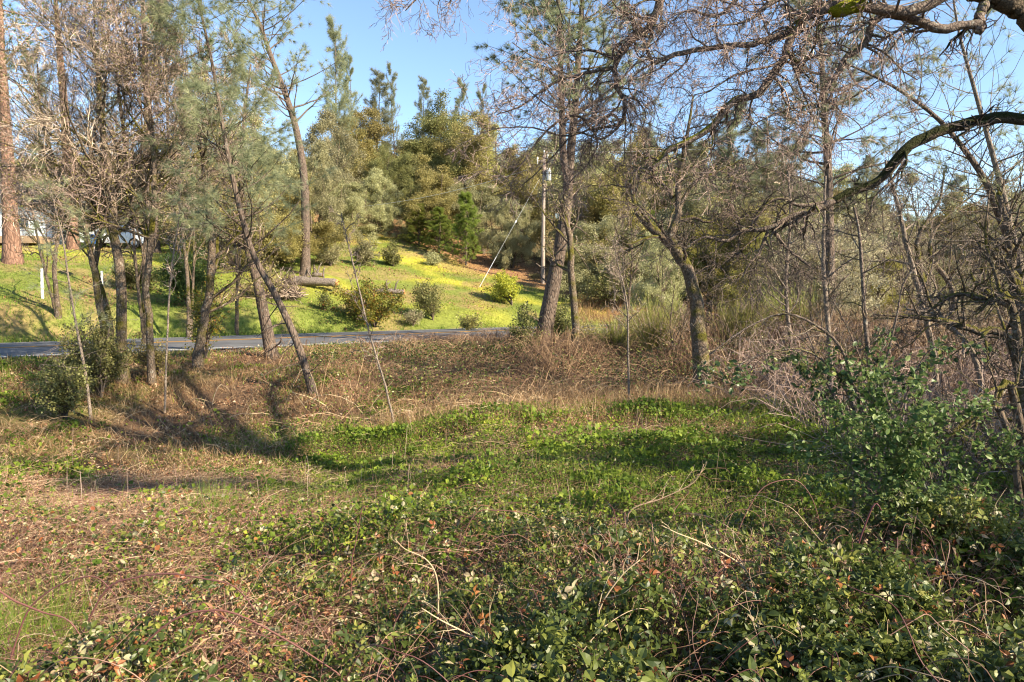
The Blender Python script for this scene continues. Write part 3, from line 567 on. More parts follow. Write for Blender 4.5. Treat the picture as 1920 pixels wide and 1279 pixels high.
g = Geo(); n = 60000; x = rng.uniform(-6, 20, n); y = rng.uniform(15.5, 26, n); u, p = road_uv(x, y); keep = (p < NEAR-.8) & (fbm(x, y, 1.0, 82) > .47); x, y = x[keep], y[keep]; n = len(x)
pos = np.stack([x, y, ground(x, y)+rng.random(n)*np.where(x < .8, np.minimum(.9, .1+.1*np.clip(NEAR-p[keep], 0, 9)), .2+.9*sstep(.3,.6,fbm(x, y, 2.6, 81)))], -1); leaves(g, pos, .04+.04*rng.random(n), rng.random(n)*.8+.15*(rng.random(n) < .3), QUAD, .4)
o = g.obj('thicket_leaves', M['bramble']); tag(o, 'sparse green bramble leaves in the dry bank thicket', 'bramble leaves', kind='stuff')
# --- right hand twig thicket
g = Geo(); n = 15000; x = rng.uniform(5, 26, n); y = rng.uniform(8.5, 30, n); u, p = road_uv(x, y); keep = (p < NEAR-.7) & (x > 4.2+.25*np.abs(y-13)) & (x < 1.1*y); x, y = x[keep], y[keep]; n = len(x)
hh = .5+1.5*fbm(x, y, 3, 85); arcs(g, x, y, rng.uniform(.4, 2.0, n), hh*rng.uniform(.3, 1.15, n), rng.uniform(.004, .009, n), rng.random(n), 6)
n = 110; x, y = fan(n, 5, 15, -.6, .75, power=.6); arcs(g, x, y, rng.uniform(.05, .25, n), .25+.55*rng.random(n), rng.uniform(.0015, .003, n), .5+.5*rng.random(n), 5)
o = g.obj('twig_thicket', M['twig']); tag(o, 'pale grey brown bare twig thicket under the right hand trees', 'twig thicket', kind='stuff')
print('cover', time.time()-T0)

# ================================================================== BACKGROUND TREES
GW = 'trees of the wooded hillside'
kinds = {}
def proto(key, fn, *a, **k):
    kinds[key] = [fn, a, k, None]
proto('oakD0', leafy_tree, 'evergreen_oak', 10, 9, 'oak_dark', 101); proto('oakD1', leafy_tree, 'evergreen_oak', 10, 9, 'oak_dark', 102, airy=.7)
proto('oakO0', leafy_tree, 'evergreen_oak', 10, 9, 'oak_olive', 103); proto('oakO1', leafy_tree, 'evergreen_oak', 10, 8, 'oak_olive', 104, airy=.8)
proto('oakG0', leafy_tree, 'evergreen_oak', 10, 9, 'oak_grey', 105); proto('oakG1', leafy_tree, 'evergreen_oak', 10, 8, 'oak_grey', 106, airy=.8)
proto('oakY0', leafy_tree, 'evergreen_oak', 10, 9, 'oak_gold', 107, airy=.9)
proto('cream0', leafy_tree, 'pale_leaved_tree', 8, 8, 'cream', 108, airy=1.1, nleaf=34000, lsz=.10)
proto('pine0', pine_tree, 'grey_pine', 16, 6, 'needle_grey', 111, first=.2, kb=70, m=15, dens=4, needle=.46, nw=.008, up=.12, droop=.3, tuftsub=8)
proto('pine1', pine_tree, 'grey_pine', 16, 5.4, 'needle_grey', 112, first=.25, kb=62, m=15, dens=4, needle=.46, nw=.008, up=.14, droop=.3, tuftsub=8)
proto('pine2', pine_tree, 'grey_pine', 16, 5, 'needle_grey', 113, first=.3, kb=54, m=15, dens=4, needle=.46, nw=.008, up=.14, droop=.2, tuftsub=6)
proto('young0', pine_tree, 'young_pine', 6, 3.6, 'needle_bright', 121, first=.08, kb=84, m=30, needle=.24, nw=.011, up=.12, ang=75, trunkr=.09, conic=.85)
proto('bare0', bare_tree, 'bare_oak', 131, [[[0,0,-.2],[.2,.1,2],[-.1,.3,4],[.3,.2,7]],[[0,0,0],[.8,-.3,2.5],[1.6,-.4,5.5]]], [[.16,.12,.07,.02],[.1,.07,.02]], origin=(0,0,0), minr=.012, k3=5, lv4=False, l1=.5, l2=.5)
proto('bare1', bare_tree, 'bare_oak', 132, [[[0,0,-.2],[-.3,.1,2],[.1,-.2,4],[-.2,.2,7]],[[0,0,0],[-1,.4,2.5],[-1.5,.8,5]]], [[.14,.11,.07,.02],[.1,.07,.02]], origin=(0,0,0), minr=.012, k3=5, lv4=False, l1=.5, l2=.5, tw='twig_dark')
for k_, (H_, W_) in {'bare0': (8.2, 6.5), 'bare1': (8.2, 6.5)}.items(): kinds[k_].append((H_, W_))
def tree(key, px, top, d, wpx, label, group=None, rot=None, base=None):
    """a tree of a kind at distance d, with its crown top and width as in the photo"""
    pt = P(px, top, d); x, y = pt[0], pt[1]; z = gz(x, y); K = kinds[key]
    rot = rng.random()*6.28 if rot is None else rot
    if K[3] is None:
        K[3] = root = K[0](*([K[1][0]]+list(K[1][1:])), **K[2])
        if len(K) > 4: root['_H'], root['_W'] = K[4]
        K.append((root['_H'], root['_W'])); 
        for q_ in ('_H', '_W'): del root[q_]
        r = root; first = True
    else: r = dup(K[3], (0,0,0)); first = False
    H0, W0 = K[-1]; sz = max(.3, (pt[2]-z+.15))/H0; sw = wpx/F*d/W0
    r.location = (x, y, z-.1); r.rotation_euler = (0, 0, rot); r.scale = (sw, sw, sz)
    if 'group' in r: del r['group']
    tag(r, label, {'o': 'oak tree', 'p': 'pine tree', 'y': 'young pine', 'b': 'bare tree', 'c': 'tree'}[key[0]], group)
    return r
BG = [
 # ridge pines
 ('pine0',628,30,70,92,'tall thin grey pine standing highest on the skyline left of the open sky'),
 ('pine1',712,132,78,80,'bushy grey pine on the skyline, left one of a touching pair'),
 ('pine2',733,120,84,44,'narrow dark grey pine close behind the bushy skyline pine'),
 ('pine1',795,145,92,50,'small pine tip poking above the big round oak'),
 ('pine2',868,146,88,56,'see-through grey pine on the skyline left of the big leaning pine'),
 ('pine2',904,156,92,44,'thin grey pine top nearest the big leaning pine on the skyline'),
 ('pine0',655,105,76,60,'faint grey pine between the tallest skyline pine and the paired pines'),
 # central wood
 ('oakD0',790,178,74,170,'big round dark evergreen oak at the centre of the wooded hill'),
 ('oakO0',845,195,80,130,'brownish olive oak behind the right side of the big round oak'),
 ('oakO1',655,190,76,140,'light olive oak below the tallest skyline pine'),
 ('oakG0',605,205,60,130,'grey green oak to the right of the bare upper pine trunk'),
 ('oakD1',718,262,66,110,'dark oak with a shaded gap below, left of the big round oak'),
 ('oakG1',645,330,56,110,'pale grey oak over the top left end of the grassy slope'),
 ('oakG0',700,315,60,90,'grey leaved oak directly above the top of the grassy slope'),
 ('oakO0',815,295,60,120,'oak with sunlit yellow top in front of the big round oak'),
 ('oakO1',920,235,78,130,'olive oak on the skyline just left of the utility pole'),
 ('oakG1',905,330,60,110,'grey oak behind the small bright conical pine'),
 ('oakG0',960,370,56,90,'grey oak behind the guy wire of the pole'),
 ('oakO0',985,270,66,130,'olive oak behind the top of the utility pole'),
 ('oakD1',765,330,64,80,'very dark oak in the shaded hollow of the wood'),
 ('oakO1',570,330,44,150,'light olive oak hiding the middle of the tall dark pine trunk'),
 ('oakG1',470,180,50,170,'tall grey green oak left of the tall dark pine trunk'),
 ('oakO0',530,250,56,120,'sunlit olive oak touching the left of the tall dark pine trunk'),
 ('oakO1',430,330,46,150,'olive oak behind the slim leaning pine'),
 # left wood
 ('oakO1',340,250,60,150,'olive oak behind the bare mossy oaks, right part'),
 ('pine0',300,-60,52,150,'tall pine with dark branches above the bare oak crowns'),
 ('oakG0',240,280,64,150,'grey oak far behind the bare mossy oaks'),
 ('oakO0',130,270,66,150,'olive oak behind the roof of the pale house'),
 ('oakG1',40,290,68,140,'grey oak behind the pale house, left end'),
 ('pine1',60,90,66,90,'grey pine behind the red trunked pine'),
 ('pine2',190,60,70,80,'hazy grey pine showing through the bare oak crowns'),
 ('pine0',380,70,60,110,'hazy pine behind the slim leaning pine'),
 # right of the pole
 ('oakO0',1105,300,56,130,'olive oak directly right of the big leaning pine trunk'),
 ('oakG0',1150,400,45,170,'broad grey green oak standing low beyond the road bend'),
 ('oakO1',1180,225,84,130,'oak with feathery sunlit top on the skyline right of the big pine'),
 ('oakO0',1230,320,62,130,'olive oak behind the bent bare oak'),
 ('pine0',1215,250,80,80,'pale pine in the gap of sky behind the pale bent limb'),
 ('pine0',1370,190,52,170,'broad fuzzy grey pine behind the pale bent limb'),
 ('pine1',1300,265,56,150,'fuzzy grey pine behind the top of the bent bare oak'),
 ('pine1',1440,235,50,160,'fuzzy grey pine rising behind the hanging twigs'),
 ('pine0',1500,260,46,150,'grey pine left of the dark upright pine trunk'),
 ('oakY0',1330,400,44,150,'yellow green oak behind the bent bare oak trunk'),
 ('oakY0',1450,430,40,140,'yellow green oak glowing below the long mossy limb'),
 ('oakO1',1400,275,58,160,'olive oak above the yellow green oaks'),
 ('cream0',1600,390,30,190,'cream leaved tree sunlit beneath the long mossy limb'),
 ('cream0',1690,440,36,140,'cream leaved tree behind the forked thin trunk'),
 ('oakG0',1560,300,56,170,'grey oak behind the cream leaved trees, left'),
 ('pine1',1625,300,48,120,'grey pine seen through the bend of the mossy limb'),
 ('oakO0',1650,330,62,170,'olive oak behind the cream leaved trees, middle'),
 ('oakG1',1770,415,58,150,'grey oak under the lowest patch of sky'),
 ('pine2',1705,400,90,50,'small distant pine tip in the lowest patch of sky'),
 ('pine0',1860,330,60,110,'fuzzy grey pine at the far right behind the pale trunk'),
 ('oakO1',1850,350,52,180,'olive oak at the far right behind the pale trunk'),
 ('oakD0',1800,505,24,170,'dark green oak low behind the arching grey branches'),
 ('oakG1',1935,330,48,190,'grey oak cut by the right edge of the view'),
 ('oakG0',1110,262,60,170,'tall grey green oak close behind the big leaning pine trunk'),
 ('oakO1',1190,300,52,170,'olive oak filling the wood left of the bent bare oak'),
 ('oakG1',1290,330,46,170,'grey green oak directly behind the forks of the bent bare oak'),
 ('oakO0',1400,350,44,190,'wide olive oak under the hanging twigs'),
 ('oakG0',1490,400,36,160,'grey green oak behind the broom bushes'),
 ('oakD1',1020,330,70,120,'dark oak behind the transformer of the pole'),
 ('oakO0',1660,400,50,170,'wide olive oak behind the crooked dark bare tree'),
 ('oakG1',1830,400,44,190,'wide grey oak behind the right edge twigs'),
 ('cream0',1570,440,24,170,'cream leaved bushy tree left of the forked thin trunk'),
 ('oakO1',200,300,52,190,'olive oak close behind the bare mossy oaks'),
 ('oakG0',330,285,48,180,'grey green oak close behind the ivy oak'),
 ('oakO0',420,240,40,170,'brownish olive oak between the ivy oak and the leaning pine'),
 ('oakG1',120,330,58,130,'grey green oak right of the pale house roof'),
 ('oakO0',500,330,40,150,'dense olive oak low behind the crossed leaning trunks'),
 ('oakD0',270,380,58,170,'dark shaded oak low behind the mossy clump'),
 ('bare0',1260,500,19,130,'low bare tangled thicket tree left of the bent oak base'),
 ('bare1',1620,560,13,140,'dark tangled bare tree low behind the leafy shrub'),
 ('oakO1',1905,370,58,190,'tall olive oak behind the right edge trunk'),
 ('oakG0',1800,400,75,170,'hazy grey oak on the low skyline at right'),
 ('oakD1',860,230,76,130,'dark round oak behind the right shoulder of the big round oak'),
 ('oakO0',735,245,86,130,'brown green oak on the skyline between paired pines and big round oak'),
 ('oakO1',690,222,72,130,'light olive oak on the skyline behind the grey leaved oak'),
 ('oakG0',590,262,52,110,'round grey oak touching the right of the tall dark pine trunk'),
 ('oakO1',880,215,70,130,'olive oak on the skyline under the see-through grey pine'),
 ('pine0',1800,330,56,110,'fuzzy grey pine right of the lowest patch of sky'),
 ('bare0',1850,280,21,170,'tall bare tree with pale fine twigs left of the right edge trunk'),
 ('bare1',1660,300,24,150,'tall dark bare tree behind the bend of the mossy limb'),
 ('bare0',1480,310,26,160,'tall bare tree with pale twigs left of the upright dark pine'),
 ('oakO0',1480,285,70,170,'olive oak filling the wood behind the upright dark pine'),
 ('oakG1',1380,290,80,160,'grey oak on the skyline behind the fuzzy pines'),
 ('oakO1',1290,265,74,140,'olive oak on the skyline above the bent bare oak'),
 ('oakO0',1560,390,46,140,'olive oak between the pale slim trunks'),
 ('oakG0',1720,470,40,170,'grey oak low in the right hand thicket'),
 ('oakY0',1640,480,26,130,'yellow leaved bushy oak behind the leafy multi-stemmed shrub'),
 ('oakO1',1960,400,66,200,'olive oak beyond the right edge trunk'),
 ('oakG0',1240,430,36,120,'grey leaved low oak behind the bent oak trunk'),
 ('oakO1',1080,430,52,130,'olive oak at the foot of the wood right of the pole'),
 ('cream0',1500,480,27,120,'cream leaved bush behind the broom'),
 ('cream0',1800,560,20,120,'cream leaved bush at the foot of the right thicket'),
 ('bare0',1530,430,20,130,'bare tangled tree left of the leafy multi-stemmed shrub'),
 ('bare1',1340,480,22,110,'dark tangled bare tree right of the bent oak base'),
 ('bare0',1700,520,17,140,'bare pale tangled tree behind the leaning pale trunk'),
 ('bare0',1850,540,15,150,'bare pale tangled tree above the arching grey branches'),
 ('bare0',90,200,28,200,'bare pale twiggy tree left behind the mossy oaks'),
 ('bare0',250,60,24,220,'bare pale twiggy tree directly behind the mossy oaks'),
 ('bare0',1720,330,26,120,'bare tree with forked crooked limbs in the lowest patch of sky'),
 ('bare1',1790,300,30,150,'dark bare tree with spreading limbs near the right pale trunk'),
 ('bare0',1180,350,30,130,'bare tree with fine grey twigs right of the big pine'),
 ('bare1',1420,420,24,130,'dark bare tree behind the end of the mossy limb'),
 ('bare0',1890,420,22,150,'bare tree with pale twigs at the right edge'),
 ('bare1',1610,420,34,110,'bare tree among the cream leaved trees'),
 ('bare0',430,200,30,150,'bare pale tree with fine twigs behind the slim leaning pine'),
 ('bare0',340,120,28,180,'bare tree with pale fine twigs, right of the mossy oaks'),
]
for (k_, px, top, d, w, lb) in BG: tree(k_, px, top, d, w, lb, GW if k_[0] != 'b' else 'bare trees behind the road')
# deeper wood closing the gaps
for i in range(64):
    px = -180+i*36+rng.uniform(-18, 18); d = rng.uniform(92, 118)
    top = np.interp(px, [-200,300,560,760,950,1250,1400,1550,1680,1760,2100], [275,280,290,260,250,265,295,345,405,400,290])+rng.uniform(-8, 25)
    tree(['oakO0','oakG0','oakO1','oakG1'][i % 4], px, top, d, rng.uniform(140, 190)*70/d*1.1, 'olive oak standing deep in the wood behind the nearer trees', 'oaks deep in the wood')
# small growth on the grassy slope
for (k_, px, top, d, w, lb) in [
 ('young0',873,365,54,92,'small bright green conical pine at the edge of the grassy slope'),
 ('young0',822,392,57,82,'young green pine left of the bright conical pine'),
 ('young0',785,385,58,80,'light green young pine at the top corner of the slope'),
 ('young0',712,395,62,40,'small young pine under the oaks above the slope'),
 ('young0',1222,400,52,70,'young green pine beyond the road bend')]:
    tree(k_, px, top, d, w, lb, 'young pines along the wood edge')
print('bg', time.time()-T0)

# ------------------------------------------------------------------ shrubs
def shrub(name, px, base, top, wpx, mat, label, cat='shrub', seed=1, n=5000, lsz=.06, d=None, airy=.5, flat=.5, stems=14, tm=QUAD, sw='twig_dark', group=None):
    rs = np.random.default_rng(seed); d = hit(px, base) if d is None else d; b0 = P(px, base, d); z = gz(b0[0], b0[1]); H = max(.3, P(px, top, d)[2]-z); W = wpx/F*d
    root = thing(name, label, cat, (b0[0], b0[1], z-.03), group)
    a = rs.random(stems)*6.28; r = np.sqrt(rs.random(stems))*W*.42
    lp = rs.normal(size=2)*W*.12
    E = np.stack([np.cos(a)*r*rs.uniform(.6,1.35,stems)+lp[0], np.sin(a)*r+lp[1], H*(1-.55*(r/(W*.5))**2)*rs.uniform(.45, 1.08, stems)], -1); t = np.linspace(0,1,8)[None,:,None]
    Pn = E[:,None,:]*np.concatenate([t**1.25, t**1.25, t**.85], -1)+rs.normal(size=(stems,8,3))*.02*H*t; Rn = np.repeat(np.linspace(.012+.006*H, .004, 8)[None], stems, 0)*1.0
    g = Geo(); g.tubes(Pn, Rn, 5, tint=rs.random(stems))
    P2, R2 = branches(Pn, Rn, 9, .2, 1, R_(45), .42, .6, 5, .18, .05, rs=rs, minr=.004); g.tubes(P2, R2, 3, tint=rs.random(len(P2)))
    g.obj('stem', M[sw], root)
    P3, R3 = branches(P2, R2, 4, .2, 1, R_(45), .5, .6, 4, .2, .02, rs=rs, minr=.0025)
    c = np.concatenate([P3.reshape(-1,3), P2[:,2:].reshape(-1,3)]); ct = rs.random(len(c)); i = rs.integers(0, len(c), n)
    pos = c[i]+rs.normal(size=(n,3))*lsz*.9; pos[:,2] = np.maximum(pos[:,2], .02); lf = Geo(); lf.tubes(P3, R3, 3, tint=rs.random(len(P3))*.3)
    leaves(lf, pos, lsz*(.6+.8*rs.random(n)), np.clip(.15+.3*ct[i]+.6*rs.random(n)-.05, 0, 1), tm, .45, rs); lf.obj('foliage', M[mat], root); return root
SG = 'shrubs on the grassy slope'
shrub('red_tipped_shrub', 703, 614, 526, 150, 'photinia', 'rounded shrub with green, yellow and red leaves beside the road', seed=1, n=9000, lsz=.10, stems=22)
shrub('green_shrub', 812, 602, 512, 58, 'oak_dark', 'upright dark green shrub right of the red tipped shrub', seed=2, n=4500, lsz=.09)
shrub('dry_shrub', 775, 612, 575, 50, 'oak_grey', 'low grey brown dry shrub between the red tipped and upright shrubs', seed=3, n=900, lsz=.07, sw='twig', stems=30)
shrub('oak_shrub', 680, 497, 447, 50, 'oak_grey', 'round grey green oak shrub, upper left on the grassy slope', seed=4, n=3500, lsz=.10, group=SG)
shrub('oak_shrub', 738, 500, 457, 48, 'oak_dark', 'dark green oak shrub leaning left in the middle of the slope', seed=5, n=3500, lsz=.10, group=SG)
shrub('oak_shrub', 810, 498, 473, 34, 'oak_grey', 'small low oak shrub below the young pines', seed=6, n=1500, lsz=.10, group=SG)
shrub('oak_shrub', 770, 455, 432, 46, 'shrub_green', 'low green shrub at the top edge of the slope', seed=7, n=1800, lsz=.10, group=SG)
shrub('yellow_shrub', 960, 574, 500, 78, 'yellow', 'bright yellow leaved shrub left of the utility pole', seed=8, n=5500, lsz=.10)
shrub('sapling_shrub', 875, 640, 578, 52, 'oak_olive', 'thin sunlit shrub on the far verge below the guy wire', seed=9, n=1400, lsz=.08, d=33.2)
shrub('grey_shrub', 930, 500, 470, 70, 'oak_grey', 'grey green shrub at the wood edge behind the yellow shrub', seed=10, n=3500, lsz=.11)
shrub('dark_shrub', 992, 655, 575, 60, 'oak_dark', 'dark green shrub touching the left of the big pine base', seed=11, n=4000, lsz=.07, d=21.5)
shrub('dark_shrub', 1046, 650, 560, 56, 'oak_dark', 'dark pointed shrub between the big pine and the mossy slim trunk', seed=12, n=4000, lsz=.07, d=23)
shrub('thicket_shrub', 1100, 665, 598, 110, 'oak_olive', 'brownish thicket shrub hiding the road right of the slim mossy trunk', seed=31, n=3500, lsz=.06, d=22.8, sw='twig', stems=40)
shrub('thicket_shrub', 1190, 660, 590, 120, 'oak_grey', 'greyish thicket shrub behind the pale thin sapling', seed=32, n=3500, lsz=.06, d=24, sw='twig', stems=40)
shrub('thicket_shrub', 905, 662, 640, 50, 'oak_olive', 'small brown shrub on the near road edge left of the big pine', seed=33, n=900, lsz=.05, d=24.5, sw='twig', stems=26)
shrub('small_shrub', 608, 582, 545, 30, 'oak_dark', 'small dark shrub in front of the fallen log', seed=13, n=1200, lsz=.08)
shrub('green_bush', 355, 625, 440, 130, 'shrub_green', 'large leafy green bush behind the ivy wrapped trunk', seed=14, n=16000, lsz=.085, d=31.8, stems=26)
shrub('green_bush', 262, 600, 484, 120, 'oak_dark', 'dark shaded bush behind the bare mossy oaks beyond the road', seed=15, n=6000, lsz=.10, d=34)
shrub('ivy_bush', 385, 640, 500, 50, 'photinia', 'yellow green bush against the leaning ivy trunk', seed=16, n=2500, lsz=.06, d=19.5)
shrub('trunk_bush', 190, 730, 590, 120, 'oak_dark', 'dark leafy bush at the foot of the left mossy oaks', seed=17, n=9000, lsz=.055, d=15.5, stems=24)
shrub('trunk_bush', 120, 730, 660, 110, 'oak_dark', 'low dark bush with yellow leaves beside the slim sapling', seed=18, n=5000, lsz=.05, d=14.4, stems=20)
shrub('trunk_bush', 300, 700, 610, 80, 'oak_olive', 'small leafy bush between the mossy oak trunks', seed=19, n=2200, lsz=.05, d=17)
shrub('verge_shrub', 500, 560, 505, 110, 'oak_olive', 'brownish shrub behind the crossed trunks beyond the road', seed=20, n=2600, lsz=.08, sw='twig', stems=34)
shrub('verge_shrub', 620, 500, 455, 70, 'oak_grey', 'grey shrub right of the tall pine base on the slope', seed=21, n=2500, lsz=.09)
shrub('far_bush', 1160, 585, 500, 120, 'oak_dark', 'dense dark bush under the broad low oak', seed=22, n=5000, lsz=.11)
for i, (px, b_, t_, w, d, lb) in enumerate([(1390,700,560,110,20,'yellow green broom bush right of the bent oak trunk'),(1230,690,560,120,21,'yellow green broom bush left of the bent oak trunk'),(1150,690,600,90,22,'yellow green broom bush right of the mossy slim trunk'),(1480,690,540,110,22,'tall yellow green broom bush behind the pale slim trunk')]):
    rs = np.random.default_rng(300+i); b0 = P(px, b_, d); z = gz(b0[0], b0[1]); H = P(px, t_, d)[2]-z; W = w/F*d; root = thing('broom_bush', lb, 'bush', (b0[0], b0[1], z-.03), 'broom bushes below the road')
    ns = 60; a = rs.random(ns)*6.28; r = W*.6*rs.random(ns)**.7; E = np.stack([np.cos(a)*r, np.sin(a)*r*.8, H*rs.uniform(.6, 1.05, ns)], -1); t = np.linspace(0,1,7)[None,:,None]
    Pn = E[:,None,:]*np.concatenate([t**1.1,t**1.1,t**.9], -1)+rs.normal(size=(ns,7,3))*.03*t; Rn = np.repeat(np.linspace(.011,.004,7)[None], ns, 0); g = Geo(); g.tubes(Pn, Rn, 3, tint=rs.random(ns)); g.obj('stem', M['twig'], root)
    P2, R2 = branches(Pn, Rn, 16, .15, 1, R_(28), .3, .7, 4, .08, .12, rs=rs, minr=.0045); c = Geo(); c.tubes(P2, R2, 3, tint=rs.random(len(P2)))
    P3, R3 = branches(P2, R2, 3, .2, 1, R_(25), .6, .7, 3, .08, .1, rs=rs, minr=.004); c.tubes(P3, R3, 3, tint=rs.random(len(P3))); c.obj('foliage', M['broom'], root)
print('shrubs', time.time()-T0)

# ================================================================== FEATURE TREES
def hero_pine(name, pts, r0, label, seed, d0=None, base_fix=True, rt=.12, **kw):
    w, d = path_px(pts, d0=d0, sink=.2); pth = spline(w, 26)
    root = pine_tree(name, 0, 4, kw.pop('nmat', 'needle_grey'), seed, path=pth, trunkr=r0, **kw)
    for q_ in ('_H', '_W'):
        if q_ in root: del root[q_]
    tag(root, label, 'pine tree'); print(name, 'd=%.1f' % d, 'z=%.2f' % w[0][2]); return root
# slim leaning grey pine whose foot stands on the bank
hero_pine('leaning_pine', [(592,740),(560,650),(520,560),(472,470),(440,350),(420,250),(398,120),(372,0),(355,-110)], .10, 'slim grey pine leaning left with its foot on the dry bank', 401, first=.36, kb=60, m=44, needle=.24, nw=.0032, lens=1.9, up=.05, dead=16, tuftsub=8, droop=.35, conic=.35, kinks=.14)
hero_pine('leaning_pine', [(512,672),(497,600),(480,520),(462,450),(452,360),(455,250),(470,120)], .19, 'thicker grey pine just behind the slim leaning pine', 402, first=.45, kb=40, m=34, needle=.26, nw=.005, lens=1.9, up=.08, dead=8, tuftsub=5, droop=.25, conic=.4)
hero_pine('tall_dark_pine', [(572,516),(573,440),(570,335),(558,255),(540,190),(508,105),(485,40),(455,-20),(430,-90)], .29, 'tall dark trunked pine curving up to the left on the slope', 403, first=.42, kb=54, m=40, needle=.4, nw=.008, lens=4.2, up=.1, tuftsub=5, droop=.35, conic=.35)
hero_pine('forked_pine', [(1010,672),(1025,600),(1047,480),(1062,390),(1068,310),(1078,200),(1086,90),(1092,-20),(1096,-160)], .33, 'big forked grey pine leaning right beside the utility pole', 404, first=.56, kb=64, m=60, needle=.26, nw=.006, lens=2.9, up=.08, tuftsub=5, droop=.2, dead=8, conic=.4, rexp=.72)
w, d = path_px([(1010,672),(1060,395)]); fz = spline([P(1066,340,d), P(1056,290,d-.1), P(1054,220,d-.3), P(1050,100,d-.3), P(1046,-20,d-.3), P(1040,-150,d-.3)], 20)
g = Geo(); g.tubes(fz, np.linspace(.14,.05,20), 10); Pb, Rb = branches(fz[None], np.linspace(.2,.05,20)[None], 26, .3, 1, R_(65), 2.6, .3, 7, .12, .06, lmode='abs', shape=.4, minr=.008); g.tubes(Pb, Rb, 4)
fr = [o for o in bpy.data.objects if o.name.startswith('forked_pine')][0]; org = A(fr.location)
sec = g.obj('trunk', M['bark_pine'], fr, True, org)
Pc, Rc = branches(Pb, Rb, 5, .2, 1, R_(45), .4, .5, 4, .15, .05, minr=.005); c = Geo(); c.tubes(Pc, Rc, 3, tint=rng.random(len(Pc))*.3)
tp = np.concatenate([Pc[:,-1], Pc[:,2], Pb[:,-1]]); td = np.concatenate([Pc[:,-1]-Pc[:,-2], Pc[:,2]-Pc[:,1], Pb[:,-1]-Pb[:,-2]]); needles(c, tp, unit(td), 60, .26, .006, .35+.4*rng.random(len(tp)), .55, .2); c.obj('crown', M['needle_grey'], fr, False, org)
hero_pine('ponderosa_pine', [(24,490),(20,420),(14,300),(6,180),(0,60),(-4,-60),(-6,-200)], .39, 'large red barked pine at the left edge beside the pale house', 405, d0=34, first=.42, kb=30, m=24, needle=.3, nw=.012, lens=3.2, up=.04, barkmat='bark_ponderosa', nmat='needle_green', conic=.1, tuftsub=5)
hero_pine('ponderosa_pine', [(140,500),(130,360),(122,220),(112,100),(104,0),(98,-120)], .36, 'pale brown pine trunk rising behind the bare oaks', 406, d0=43, first=.62, kb=22, m=22, needle=.3, nw=.014, lens=3.4, up=.0, barkmat='bark_ponderosa', nmat='needle_green', conic=.1)
hero_pine('ponderosa_pine', [(290,500),(284,360),(278,220),(272,100),(268,0),(266,-120)], .36, 'dark pine trunk with green sprays above the bare oak crowns', 407, d0=44, first=.5, kb=30, m=24, needle=.34, nw=.014, lens=4.0, up=.0, nmat='needle_green', conic=.1)
hero_pine('grey_pine', [(1560,640),(1556,500),(1553,330),(1546,220),(1540,100),(1532,-20),(1528,-120)], .17, 'dark upright grey pine behind the hanging twigs', 408, d0=22, first=.3, kb=64, m=44, needle=.28, nw=.006, lens=2.6, up=.04, tuftsub=5, droop=.3, dead=8, conic=.35)
hero_pine('slender_pine', [(1935,640),(1918,545),(1895,430),(1872,330),(1832,185),(1797,55),(1780,-60)], .075, 'slender pale pine leaning left across the sky at right', 409, d0=12.0, first=.3, kb=34, m=26, needle=.2, nw=.0032, lens=1.5, up=.12, tuftsub=3, dens=1, droop=.1, barkmat='bark_pale', dead=20, conic=.2)
hero_pine('arched_pine', [(1925,620),(1900,500),(1872,400),(1845,335),(1800,270),(1750,215),(1680,165),(1600,125),(1560,118)], .085, 'arched grey pine bending left across the blue sky', 410, d0=14.0, first=.2, kb=38, m=24, needle=.22, nw=.004, lens=1.8, up=.03, tuftsub=5, dens=1, droop=.2, conic=.2)
# pale pine sapling at lower left with sparse sprays
hero_pine('pine_sapling', [(172,790),(160,700),(143,610),(128,520),(118,450),(104,392),(96,360)], .033, 'pale pine sapling with sparse drooping needles at lower left', 411, first=.25, kb=22, m=34, needle=.2, nw=.0025, lens=.85, up=.12, tuftsub=3, dens=1, droop=.4, barkmat='bark_pale', dead=12, conic=.25)
print('pines', time.time()-T0)

def hero_bare(name, stems, label, seed, cat='bare tree', d0=None, **kw):
    ps = []; rs_ = []; base = None
    for pts, rad in stems:
        if base is None: w, d = path_px(pts, d0=d0, sink=.15); base = d
        else: w, _ = path_px(pts, d0=base+(pts[0][2] if len(pts[0]) > 2 else 0), sink=.15) if pts[0][1] > stems[0][0][0][1]-60 else ([P(q[0], q[1], base+(q[2] if len(q) > 2 else 0)) for q in pts], 0)
        ps.append(w); rs_.append(rad)
    root = bare_tree(name, seed, ps, rs_, **kw); tag(root, label, cat); print(name, 'd=%.1f' % base); return root
OG = 'bare mossy oaks below the road'
for pts, rad, lb, sd in [
 ([(205,728),(196,640),(182,540),(170,470),(150,400),(110,320),(80,230),(70,120)], (.085,.07,.05,.015), 'bare mossy oak, leftmost of the clump, leaning left', 501),
 ([(232,735),(230,640),(224,520),(214,430),(205,330),(190,230),(180,120),(170,60)], (.125,.11,.07,.02), 'bare mossy oak with the thickest trunk in the clump', 502),
 ([(286,705),(280,620),(275,540),(284,440),(290,340),(285,240),(270,150),(255,50)], (.085,.075,.05,.015), 'bare mossy oak, rightmost upright trunk of the clump', 503),
 ([(215,720,1),(205,600,1),(180,500,1),(200,400,1),(235,300,1),(225,200,1),(215,90,1)], (.08,.07,.05,.015), 'bare mossy oak crossing behind the thickest trunk', 504)]:
    r = hero_bare('bare_oak', [(pts, rad)], lb, sd, d0=16.5, leafmat='oak_gold', nleaf=4500, lsz=.035, k1=24, k2=11, k3=9, l1=.42, gn=.16, minr=.0050, t0=.36, up=.05, k4=4); r['group'] = OG
